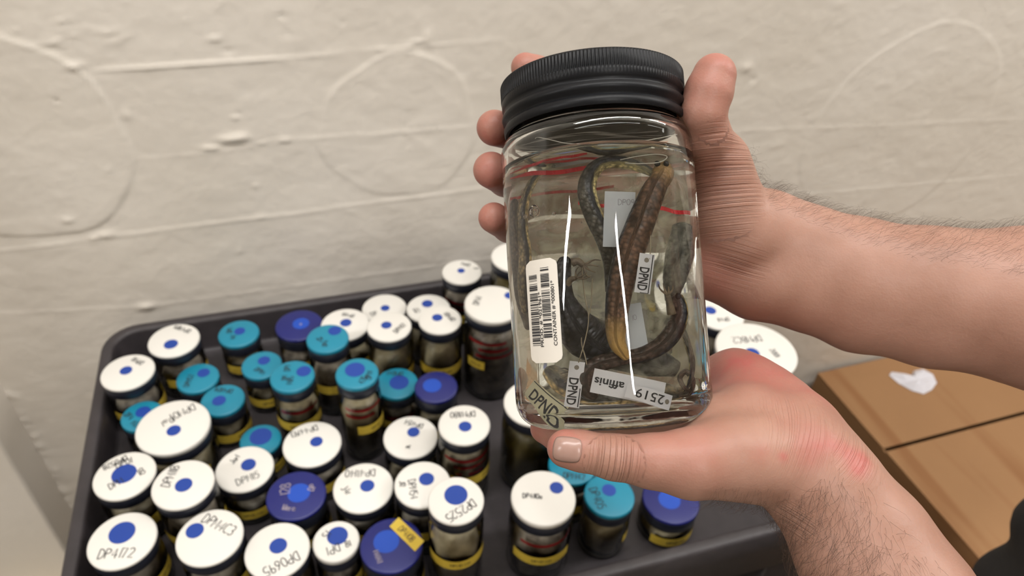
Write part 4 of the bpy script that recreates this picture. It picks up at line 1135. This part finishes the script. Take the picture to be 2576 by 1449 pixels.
HANDS = [(R_palm, [R_thumb] + R_f), (L_palm, [L_thumb] + L_f)]
BRIDGE = chain([(SH_R, 52), ((SH_R + SH_L) / 2 + [.05, 0, 0], 70), (SH_L, 50)]) + chain([((SH_R + SH_L) / 2 + [.05, 0, -.02], 75), ((SH_R + SH_L) / 2 + [.04, 0, .10], 55)])

def fold(prims, p, k):
    d = None
    for pr in prims:
        q = cap_sdf(p, *pr); d = q if d is None else smin(d, q, k)
    return d
def body_sdf(p, which=(0, 1), bridge=True):
    res = None
    for w_ in which:
        palm, fingers = HANDS[w_]
        dp = fold(palm, p, .011)
        tot = dp
        for fi, fg in enumerate(fingers):
            df = fold(fg, p, .004)
            s_ = smin(dp, df, .011 if fi == 0 else .009)
            tot = np.minimum(tot, s_)
        res = tot if res is None else np.minimum(res, tot)
    if bridge:
        res = smin(res, fold(BRIDGE, p, .04), .03)
    return res

def surface_nets(sdf, lo, hi, vox, margin=.012):
    lo, hi = np.array(lo), np.array(hi); B = 8; bs = B * vox
    nb = np.ceil((hi - lo) / bs).astype(int)
    I = np.stack(np.meshgrid(*[np.arange(n_) for n_ in nb], indexing='ij'), -1).reshape(-1, 3)
    ctr = lo + (I + .5) * bs
    dc = np.concatenate([sdf(c_) for c_ in np.array_split(ctr, max(1, len(ctr) // 40000))])
    I = I[np.abs(dc) < bs * .87 + margin]
    off = np.stack(np.meshgrid(*[np.arange(B + 1)] * 3, indexing='ij'), -1).reshape(-1, 3)
    dims = nb * B + 2
    keys, pos, edges = [], [], []
    cellkey = lambda c_: (c_[..., 0].astype(np.int64) * dims[1] + c_[..., 1]) * dims[2] + c_[..., 2]
    for blk in np.array_split(I, max(1, len(I) // 250)):
        base = blk * B
        G = base[:, None, :] + off[None]
        d = sdf(lo + G * vox).reshape(len(blk), B + 1, B + 1, B + 1)
        s = d < 0
        c0 = (slice(0, B), slice(1, B + 1))
        acc = np.zeros((len(blk), B, B, B, 3)); cnt = np.zeros((len(blk), B, B, B))
        cor = [(i, j, k) for i in (0, 1) for j in (0, 1) for k in (0, 1)]
        for a in cor:
            for ax in range(3):
                if a[ax]: continue
                b_ = list(a); b_[ax] = 1
                da = d[:, c0[a[0]], c0[a[1]], c0[a[2]]]; db = d[:, c0[b_[0]], c0[b_[1]], c0[b_[2]]]
                cr = (da < 0) != (db < 0)
                t = np.where(cr, da / np.where(cr, da - db, 1), 0)
                pt = np.zeros(da.shape + (3,)); pt[..., 0] = a[0]; pt[..., 1] = a[1]; pt[..., 2] = a[2]; pt[..., ax] += t
                acc += pt * cr[..., None]; cnt += cr
        m = cnt > 0
        idx = np.argwhere(m)
        cell = base[idx[:, 0]] + idx[:, 1:]
        keys.append(cellkey(cell)); pos.append(lo + (cell + acc[m] / cnt[m][:, None]) * vox)
        for ax in range(3):
            sl0 = [slice(0, B)] * 3; sl1 = [slice(0, B)] * 3; sl1[ax] = slice(1, B + 1)
            s0 = s[(slice(None), *sl0)]; s1 = s[(slice(None), *sl1)]
            e = np.argwhere(s0 != s1)
            if len(e):
                edges.append((ax, base[e[:, 0]] + e[:, 1:], s0[tuple(e.T)]))
    keys = np.concatenate(keys); pos = np.concatenate(pos)
    o = np.argsort(keys); keys, pos = keys[o], pos[o]
    quads = []
    for ax, c_, inside_ in edges:
        u_, v_ = (ax + 1) % 3, (ax + 2) % 3
        eu = np.zeros(3, int); ev = np.zeros(3, int); eu[u_] = 1; ev[v_] = 1
        q = [c_ - eu - ev, c_ - ev, c_, c_ - eu]
        ii = []; ok = np.ones(len(c_), bool)
        for cc in q:
            ok &= (cc >= 0).all(1); kk = cellkey(cc); j = np.clip(np.searchsorted(keys, kk), 0, len(keys) - 1); ok &= keys[j] == kk; ii.append(j)
        F = np.stack(ii, 1); F[~inside_] = F[~inside_][:, ::-1]
        quads.append(F[ok])
    return pos, np.concatenate(quads)

def refine(sdf, p, it=1):
    for _ in range(it):
        d = np.concatenate([sdf(c_) for c_ in np.array_split(p, max(1, len(p) // 40000))]); e = 4e-4
        g = np.stack([np.concatenate([sdf(c_) for c_ in np.array_split(p + np.eye(3)[i] * e, max(1, len(p) // 40000))]) - d for i in range(3)], -1) / e
        g /= np.linalg.norm(g, axis=1)[:, None] + 1e-9
        p = p - g * np.clip(d, -1e-3, 1e-3)[:, None]
    return p, g

def near(fn, lo, hi):
    """faster: each part of the arms only near itself"""
    return fn
allp = [c_ for palm, fg in HANDS for c_ in palm + [x_ for f_ in fg for x_ in f_]] + BRIDGE
pts_ = np.array([a for pr in allp for a in pr[:2]])
LO, HI = pts_.min(0) - .09, pts_.max(0) + .09
XS = .36   # beyond this the body is under the sleeve region and can be coarse
def sdfR(p): return body_sdf(p, (0,), False)
def sdfL(p): return body_sdf(p, (1,), False)
def sdf_fast(p):
    sh = p.shape; p = p.reshape(-1, 3); out = np.full(len(p), 9.0)
    # split by bounding boxes of the two arms
    for w_ in (0, 1):
        palm, fg = HANDS[w_]; bb = np.array([a for pr in palm + [x_ for f_ in fg for x_ in f_] for a in pr[:2]]); l_, h_ = bb.min(0) - .08, bb.max(0) + .08
        m = ((p > l_) & (p < h_)).all(1)
        if m.any(): out[m] = np.minimum(out[m], body_sdf(p[m], (w_,), False))
    m = p[:, 0] > .40
    if m.any(): out[m] = smin(out[m], fold(BRIDGE, p[m], .04), .03)
    return out.reshape(sh[:-1])
VOX = .0016
bv, bf = surface_nets(sdf_fast, LO, HI, VOX)
bv, bn = refine(sdf_fast, bv)

skin = bpy.data.materials.new('skin'); skin.use_nodes = True
sb_ = skin.node_tree.nodes['Principled BSDF']
sb_.inputs['Roughness'].default_value = .46; sb_.inputs['Subsurface Weight'].default_value = .25
sb_.inputs['Subsurface Radius'].default_value = (1.0, .35, .2); sb_.inputs['Subsurface Scale'].default_value = .0022
sb_.inputs['Specular IOR Level'].default_value = .35
def build_skin():
    m = skin; b = sb_
    at = N(m, 'ShaderNodeAttribute', attribute_name='tone')   # x redness, y crease mask, z crease coordinate
    sp = N(m, 'ShaderNodeSeparateXYZ'); L(m, at.outputs['Vector'], sp.inputs[0])
    tc = N(m, 'ShaderNodeTexCoord')
    n1 = N(m, 'ShaderNodeTexNoise', Scale=34.0, Detail=4.0); L(m, tc.outputs['Object'], n1.inputs['Vector'])
    cr = N(m, 'ShaderNodeValToRGB'); cr.color_ramp.elements[0].color = lin(148, 112, 95); cr.color_ramp.elements[1].color = lin(163, 126, 109)
    cr.color_ramp.elements[0].position = .3; cr.color_ramp.elements[1].position = .7
    L(m, n1.outputs['Fac'], cr.inputs['Fac'])
    n2 = N(m, 'ShaderNodeTexNoise', Scale=120.0, Detail=4.0); L(m, tc.outputs['Object'], n2.inputs['Vector'])
    mr = N(m, 'ShaderNodeMapRange'); mr.inputs[1].default_value = .3; mr.inputs[2].default_value = .7; mr.inputs[3].default_value = .75; mr.inputs[4].default_value = 1.25
    L(m, n2.outputs['Fac'], mr.inputs[0])
    mu = N(m, 'ShaderNodeMath', operation='MULTIPLY', use_clamp=True); L(m, mr.outputs[0], mu.inputs[0]); L(m, sp.outputs['X'], mu.inputs[1])
    mx = N(m, 'ShaderNodeMix', data_type='RGBA'); L(m, mu.outputs[0], mx.inputs[0]); L(m, cr.outputs['Color'], mx.inputs[6]); mx.inputs[7].default_value = lin(166, 90, 84)
    L(m, mx.outputs[2], b.inputs['Base Color'])
    # creases: 1-D noise along the crease coordinate
    sc_ = N(m, 'ShaderNodeMath', operation='MULTIPLY'); sc_.inputs[1].default_value = 1.0; L(m, sp.outputs['Z'], sc_.inputs[0])
    wv = N(m, 'ShaderNodeTexNoise', Scale=12.0, Detail=2.0); L(m, tc.outputs['Object'], wv.inputs['Vector'])
    ad = N(m, 'ShaderNodeMath', operation='MULTIPLY_ADD'); ad.inputs[1].default_value = 6.0; L(m, wv.outputs['Fac'], ad.inputs[0]); L(m, sc_.outputs[0], ad.inputs[2])
    nz = N(m, 'ShaderNodeTexNoise', noise_dimensions='1D', Scale=.42, Detail=2.0); L(m, ad.outputs[0], nz.inputs['W'])
    ab = N(m, 'ShaderNodeMath', operation='SUBTRACT'); ab.inputs[1].default_value = .5; L(m, nz.outputs['Fac'], ab.inputs[0])
    a2 = N(m, 'ShaderNodeMath', operation='ABSOLUTE'); L(m, ab.outputs[0], a2.inputs[0])
    a3 = N(m, 'ShaderNodeMapRange', interpolation_type='SMOOTHSTEP'); a3.inputs[1].default_value = 0; a3.inputs[2].default_value = .09; L(m, a2.outputs[0], a3.inputs[0])
    c1 = N(m, 'ShaderNodeMath', operation='MULTIPLY'); L(m, a3.outputs[0], c1.inputs[0]); L(m, sp.outputs['Y'], c1.inputs[1])
    # fine skin grain
    vo = N(m, 'ShaderNodeTexVoronoi', Scale=900.0); L(m, tc.outputs['Object'], vo.inputs['Vector'])
    n3 = N(m, 'ShaderNodeTexNoise', Scale=260.0, Detail=4.0); L(m, tc.outputs['Object'], n3.inputs['Vector'])
    bp1 = N(m, 'ShaderNodeBump', Strength=.9, Distance=.0009); L(m, c1.outputs[0], bp1.inputs['Height'])
    bp2 = N(m, 'ShaderNodeBump', Strength=.25, Distance=.0002); L(m, vo.outputs['Distance'], bp2.inputs['Height']); L(m, bp1.outputs['Normal'], bp2.inputs['Normal'])
    bp3 = N(m, 'ShaderNodeBump', Strength=.30, Distance=.0006); L(m, n3.outputs['Fac'], bp3.inputs['Height']); L(m, bp2.outputs['Normal'], bp3.inputs['Normal'])
    L(m, bp3.outputs['Normal'], b.inputs['Normal'])
build_skin()

def gauss(p, c, r): return np.exp(-((p - c) ** 2).sum(-1) / (2 * r * r))
red = np.zeros(len(bv)) + .06
for (px, py, d, r, a) in [(1322, 150, 445, .009, .75), (1235, 322, 410, .010, .75), (1228, 430, 404, .011, .8), (1232, 550, 400, .010, .75), (1795, 160, 366, .010, .55), (1775, 260, 368, .013, .35), (1765, 420, 390, .012, .3),
                          (1800, 690, 415, .012, .35), (1740, 640, 420, .014, .4), (1850, 900, 405, .013, .75), (1950, 960, 392, .016, .7), (1780, 990, 405, .014, .55), (1880, 1010, 380, .016, .35), (2040, 1030, 372, .010, .5),
                          (1420, 1090, 328, .008, .5), (1395, 1130, 326, .007, .55), (1372, 1080, 378, .010, .7), (1325, 940, 424, .01, .8), (1640, 1110, 322, .012, .3), (1760, 1110, 322, .012, .35), (2000, 1110, 345, .010, .35),
                          (2165, 1165, 352, .0042, 1.5), (2140, 1140, 352, .0035, .9), (2105, 1120, 352, .004, .9), (2060, 1110, 350, .005, .9), (2030, 1140, 344, .005, .8), (1970, 1150, 338, .0017, 1.8), (2172, 1150, 354, .003, .9), (2150, 1180, 351, .003, 1.0), (1915, 1140, 336, .004, .5)]:
    c_ = P(px, py, d)
    if r < .0065 and px > 1900:
        dd_ = ray(px, py); t_ = .28
        for _ in range(30): t_ += .9 * float(sdf_fast(np.array([C0 + dd_ * t_]))[0])
        c_ = C0 + dd_ * t_; a *= .62
    red += a * gauss(bv, c_, r)
red = np.clip(red * .62, 0, .72)
cm_ = np.zeros(len(bv)); cu_ = np.zeros(len(bv))
def crease(px, py, d, r, amp, axis, off):
    global cm_, cu_
    w = np.clip(1.35 * amp * gauss(bv, P(px, py, d), r) - .35 * amp, 0, 1)
    sel = w > cm_
    cu_[sel] = ((bv[sel] - P(px, py, d)) @ axis) * 1000 + off
    cm_ = np.maximum(cm_, w)
camr, camu = RT, UP
def ax_(dx, dy): a_ = camr * dx - camu * dy; return a_ / np.linalg.norm(a_)
crease(1800, 470, 385, .020, 1.0, ax_(.10, 1), 0)
crease(1800, 335, 366, .006, .5, ax_(.15, 1), 0)
crease(1545, 1165, 324, .0085, .9, ax_(1, .12), 80)
crease(2000, 1085, 345, .018, .22, ax_(.9, .45), 120)
crease(2120, 1150, 345, .012, .30, ax_(.6, .8), 145)
crease(1850, 660, 405, .012, .35, ax_(-.3, 1), 160)
crease(1995, 1300, 345, .010, .5, ax_(.5, -.8), 200)
person = bpy.data.objects.new('person', None); COL.objects.link(person); person.location = (.70, .08, 0)
tag(person, 'person in black clothing holding up the large jar with both bare hands', 'person')
def big_mesh(name, v, f, material, parent):
    v = v - np.array(parent.location)
    me = bpy.data.meshes.new(name); me.vertices.add(len(v)); me.vertices.foreach_set('co', v.astype(np.float32).ravel())
    me.loops.add(len(f) * 4); me.loops.foreach_set('vertex_index', f.ravel().astype(np.int32))
    me.polygons.add(len(f)); me.polygons.foreach_set('loop_start', np.arange(0, len(f) * 4, 4, dtype=np.int32))
    me.polygons.foreach_set('use_smooth', np.ones(len(f), bool)); me.materials.append(material)
    me.update(calc_edges=True)
    o = bpy.data.objects.new(name, me); COL.objects.link(o); o.parent = parent
    return o
body = big_mesh('body', bv, bf, skin, person)
at = body.data.attributes.new('tone', 'FLOAT_VECTOR', 'POINT'); at.data.foreach_set('vector', np.stack([red, cm_, cu_], -1).astype(np.float32).ravel())
print('body verts', len(bv))

# thumb nail of the lower hand: a curved plate lying on the thumb
def march(px, py):
    o, d = C0, ray(px, py); t = .28
    for _ in range(40):
        q = float(sdfL(np.array([o + d * t]))[0]); t += q * .9
        if abs(q) < 1e-5: break
    return o + d * t
nv, nf, NU, NV = [], [], 16, 12
for j in range(NV + 1):
    for i_ in range(NU + 1):
        u, w = -1 + 2 * i_ / NU, -1 + 2 * j / NV
        # squircle
        X = u * math.sqrt(max(0, 1 - .32 * w * w * abs(w))) * 37; Y = w * math.sqrt(max(0, 1 - .30 * u * u * abs(u))) * 33
        a_ = math.radians(7)
        px_, py_ = 1427 + X * math.cos(a_) - Y * math.sin(a_), 1131 + X * math.sin(a_) + Y * math.cos(a_)
        q = march(px_, py_); g = -ray(px_, py_)
        edge = max(abs(u), abs(w)) ** 6
        nv.append(q + g * (.00075 * (1 - .8 * edge)))
for j in range(NV):
    for i_ in range(NU):
        a = j * (NU + 1) + i_; nf.append((a, a + NU + 1, a + NU + 2, a + 1))
nail_m = noisy('nail', lin(164, 124, 110), lin(174, 136, 122), 120, .28, Subsurface_Weight=.2)
o = new_mesh('thumb_nail', [q - np.array(person.location) for q in nv], nf, nail_m, person)
o['label'] = 'pale thumb nail of the lower hand'
m_ = o.modifiers.new('s', 'SOLIDIFY'); m_.thickness = .0004

# clothing: T-shirt and trousers from the same kind of surface
tc_ = np.array([.735, .085])
def shirt_sdf(p):
    z = p[..., 2]
    hw = np.interp(z, [.70, .85, 1.1, 1.3, 1.40, 1.47], [.209, .204, .190, .200, .185, .07]); hd = np.interp(z, [.70, .85, 1.1, 1.3, 1.40, 1.47], [.125, .125, .115, .12, .11, .06])
    k = np.hypot((p[..., 0] - tc_[0]) / hd, (p[..., 1] - tc_[1]) / hw)
    fold_ = .004 * np.sin(p[..., 1] * 60 + p[..., 2] * 14) + .003 * np.sin(z * 48 + p[..., 1] * 22)
    d = (k - 1) * np.minimum(hd, hw) * .9 + fold_
    d = np.maximum(d, np.maximum(.70 - z, z - 1.47))
    for e, s_ in ((EL_R, SH_R), (EL_L, SH_L)):
        m_ = s_ + (e - s_) * .55
        d = smin(d, cap_sdf(p, s_, m_, .066, .064) + fold_ * .6, .04)
    return d
def pants_sdf(p):
    z = p[..., 2]; d = None
    for sy in (-1, 1):
        a, b_ = np.array([.745, .075 + sy * .095, .84]), np.array([.75, .075 + sy * .12, .06])
        q = cap_sdf(p, a, b_, .090, .068); d = q if d is None else smin(d, q, .05)
    d = smin(d, cap_sdf(p, np.array([.74, .01, .86]), np.array([.74, .14, .86]), .095, .095), .04) + .003 * np.sin(z * 40 + p[..., 1] * 30)
    return np.maximum(d, np.maximum(.03 - z, z - .92))
cl = noisy('black_cotton', lin(24, 22, 22), lin(32, 30, 30), 200, .9, .3, 900)
v, f = surface_nets(shirt_sdf, (.42, -.26, .66), (.92, .36, 1.52), .008, .03); big_mesh('black_shirt', v, f, cl, person)
v, f = surface_nets(pants_sdf, (.60, -.20, .0), (.90, .34, .96), .009, .03); big_mesh('black_trousers', v, f, noisy('black_denim', lin(22, 21, 23), lin(30, 29, 32), 200, .9, .3, 900), person)
for sy in (-1, 1):
    x0, y0 = .70, .075 + sy * .12
    v, f = surface_nets(lambda p: np.maximum(smin(cap_sdf(p, np.array([x0 + .06, y0, .045]), np.array([x0 - .12, y0, .032]), .046, .036), cap_sdf(p, np.array([x0 + .05, y0, .05]), np.array([x0 + .05, y0, .09]), .05, .045), .02), .002 - p[..., 2]), (x0 - .2, y0 - .08, -.02), (x0 + .16, y0 + .08, .18), .006, .02)
    big_mesh('shoe', v, f, mat('shoe_black', lin(26, 26, 28), .6), person)

# arm hair: individually curled fine hairs on the forearms
def grow_hair(name, region, count, ln, seed, along, label, rad=.00005, lift=.35):
    rs = np.random.RandomState(seed)
    rel = bv - C0; dz = rel @ FW; px_ = W / 2 + FPX * (rel @ RT) / dz; py_ = H / 2 - FPX * (rel @ UP) / dz
    ok = region(px_, py_, rel, bn); idx = np.nonzero(ok)[0]
    idx = rs.choice(idx, min(count, len(idx)), replace=False)
    vs, fs = [], []
    for i_ in idx:
        n_ = bn[i_]; p = bv[i_].copy(); d = along + rs.normal(0, .35, 3); d = d - n_ * (d @ n_); d /= np.linalg.norm(d)
        l_ = ln * rs.uniform(.4, 1.25); side = np.cross(n_, d); cv = rs.normal(0, .5); pts = []
        for k in range(7):
            t = k / 6; pts.append(p + d * l_ * t * (1 - .1 * t) + n_ * l_ * lift * math.sin(t * 2.0) * rs.uniform(.9, 1.1) + side * l_ * cv * t * t * .6)
        v, f, _ = tube(pts, np.linspace(rad, rad * .4, 7), 3, up=n_, cap=False)
        b0 = len(vs); vs += [q - np.array(person.location) for q in v]; fs += [tuple(x_ + b0 for x_ in q) for q in f]
    o = new_mesh(name, vs, fs, M['hair'], person); o['kind'] = 'stuff'
    if label: o['label'] = label
    return o
M['hair'] = mat('body_hair', lin(70, 50, 38), .5)
isL = np.array(sdfL(bv)) < .0008
dirL = P(2180, 1375, 345) - P(2060, 1190, 357); dirL /= np.linalg.norm(dirL)
dirR = P(2576, 770, 400) - P(2000, 650, 420); dirR /= np.linalg.norm(dirR)
def regL(px_, py_, rel, n_):
    s = (px_ - 2060) * .66 + (py_ - 1190) * .75
    off = (px_ - 2060) * .75 - (py_ - 1190) * .66
    return isL & (s > 10) & (s < 420) & (off < 75) & (np.random.RandomState(1).rand(len(px_)) < np.clip((90 - off) / 150, .05, 1)) & ((n_ * rel).sum(1) < .01)
grow_hair('forearm_hair', regL, 950, .0130, 3, -dirL * .2 + ax_(-.2, 1.0), 'dark curled hairs on the lower forearm')
def regR(px_, py_, rel, n_):
    return (~isL) & (px_ > 1880) & (px_ < 2700) & (n_ @ UP > .35)
grow_hair('forearm_hair', regR, 2600, .0085, 4, dirR * .9 + UP * .3, 'fuzz of fine hairs along the top of the upper forearm', rad=.00004, lift=.5)
def regT(px_, py_, rel, n_): return isL & (px_ > 1480) & (px_ < 1900) & (py_ < 1200) & ((n_ * rel).sum(1) < -.1)
def regH(px_, py_, rel, n_): return isL & (px_ > 1780) & (px_ < 2120) & ((n_ @ UP) < -.45)
grow_hair('wrist_hair', regH, 900, .009, 6, dirL * .5 + ax_(-.6, .8), 'brown hairs under the lower wrist', rad=.00004)

# air bubbles in the liquid and the bag folds above it
bub = refr('air_bubble', 1 / 1.36)
liq = [o_ for o_ in held.children if o_.name.startswith('preserving_liquid')][0]
for (px, py, q_, r_, st) in ((1345, 534, .020, .0026, 1.45), (1322, 545, .018, .0011, 1.2), (1394, 537, .026, .0009, 1), (1426, 532, .028, .0006, 1), (1462, 560, .03, .0004, 1), (1300, 640, .015, .0006, 1)):
    c_ = W2J(inside(px, py, q_)); v, f = [], []
    prof_ = [(r_ * math.sin(math.radians(a_)), -r_ * math.cos(math.radians(a_)) * (st if a_ > 90 else 1)) for a_ in range(8, 180, 12)]
    v, f = capped(prof_, 20); new_mesh('air_bubble', [(x_ + c_[0], y_ + c_[1], z_ + c_[2]) for x_, y_, z_ in v], f, bub, liq)
fold_m = translucent('film_edge', lin(210, 205, 195), .75)
bagL = bpy.data.objects['plastic_bag.001']; bagR = bpy.data.objects['plastic_bag.002']
def topat(px, py, q_):
    ax = 1545 - (1062 - py) * .0696; px = min(max(px, ax - 205), ax + 205)
    h_ = hit_jar(px, py, .0465); p0, d = h_
    F = W2J(JB + jf); best = None
    for s_ in np.linspace(.002, .09, 150):
        p_ = p0 + d * s_
        if math.hypot(p_[0], p_[1]) < .0450 and (best is None or abs(p_ @ F - q_) < best[0]): best = (abs(p_ @ F - q_), p_)
    p_ = best[1] if best else p0 * [.9, .9, 1]; p_[2] = min(max(p_[2], .1325), .1440); return J2W(p_)
for k_, (pts, bg) in enumerate(((((1346, 318, .02), (1352, 334, .022), (1380, 350, .026), (1430, 362, .03), (1510, 366, .032)), bagL), (((1300, 384, .014), (1400, 380, .026), (1520, 372, .032), (1640, 352, .026), (1700, 338, .018)), bagR),
    (((1560, 402, .030), (1600, 394, .031), (1650, 388, .028), (1678, 394, .024), (1660, 408, .027), (1610, 412, .030), (1572, 410, .030)), bagR))):
    path = catmull([(topat(a_, b_, c_) if k_ < 2 else inside(a_, b_, c_)) for a_, b_, c_ in pts], 50)
    v, f, _ = tube(path, .00022, 6, up=JA); new_mesh('film_fold', v, f, fold_m, bg)
for k_ in range(5):
    rs = random.Random(40 + k_)
    path = catmull([topat(1290 + 92 * i_ + rs.uniform(-8, 8), 372 - 9 * k_ + 9 * math.sin(i_ * 1.3 + k_) - 3 * i_, .03 - .010 * abs(i_ - 2.2)) for i_ in range(5)], 50)
    wv = [.0010 + .0007 * math.sin(i_ * .35 + k_) for i_ in range(51)]
    v, f, _ = tube(path, wv, 6, up=JA, flat=.12); new_mesh('film_fold', v, f, translucent('film_wisp', lin(196, 188, 178), .22) if k_ == 0 else bpy.data.materials['film_wisp'], bagL)
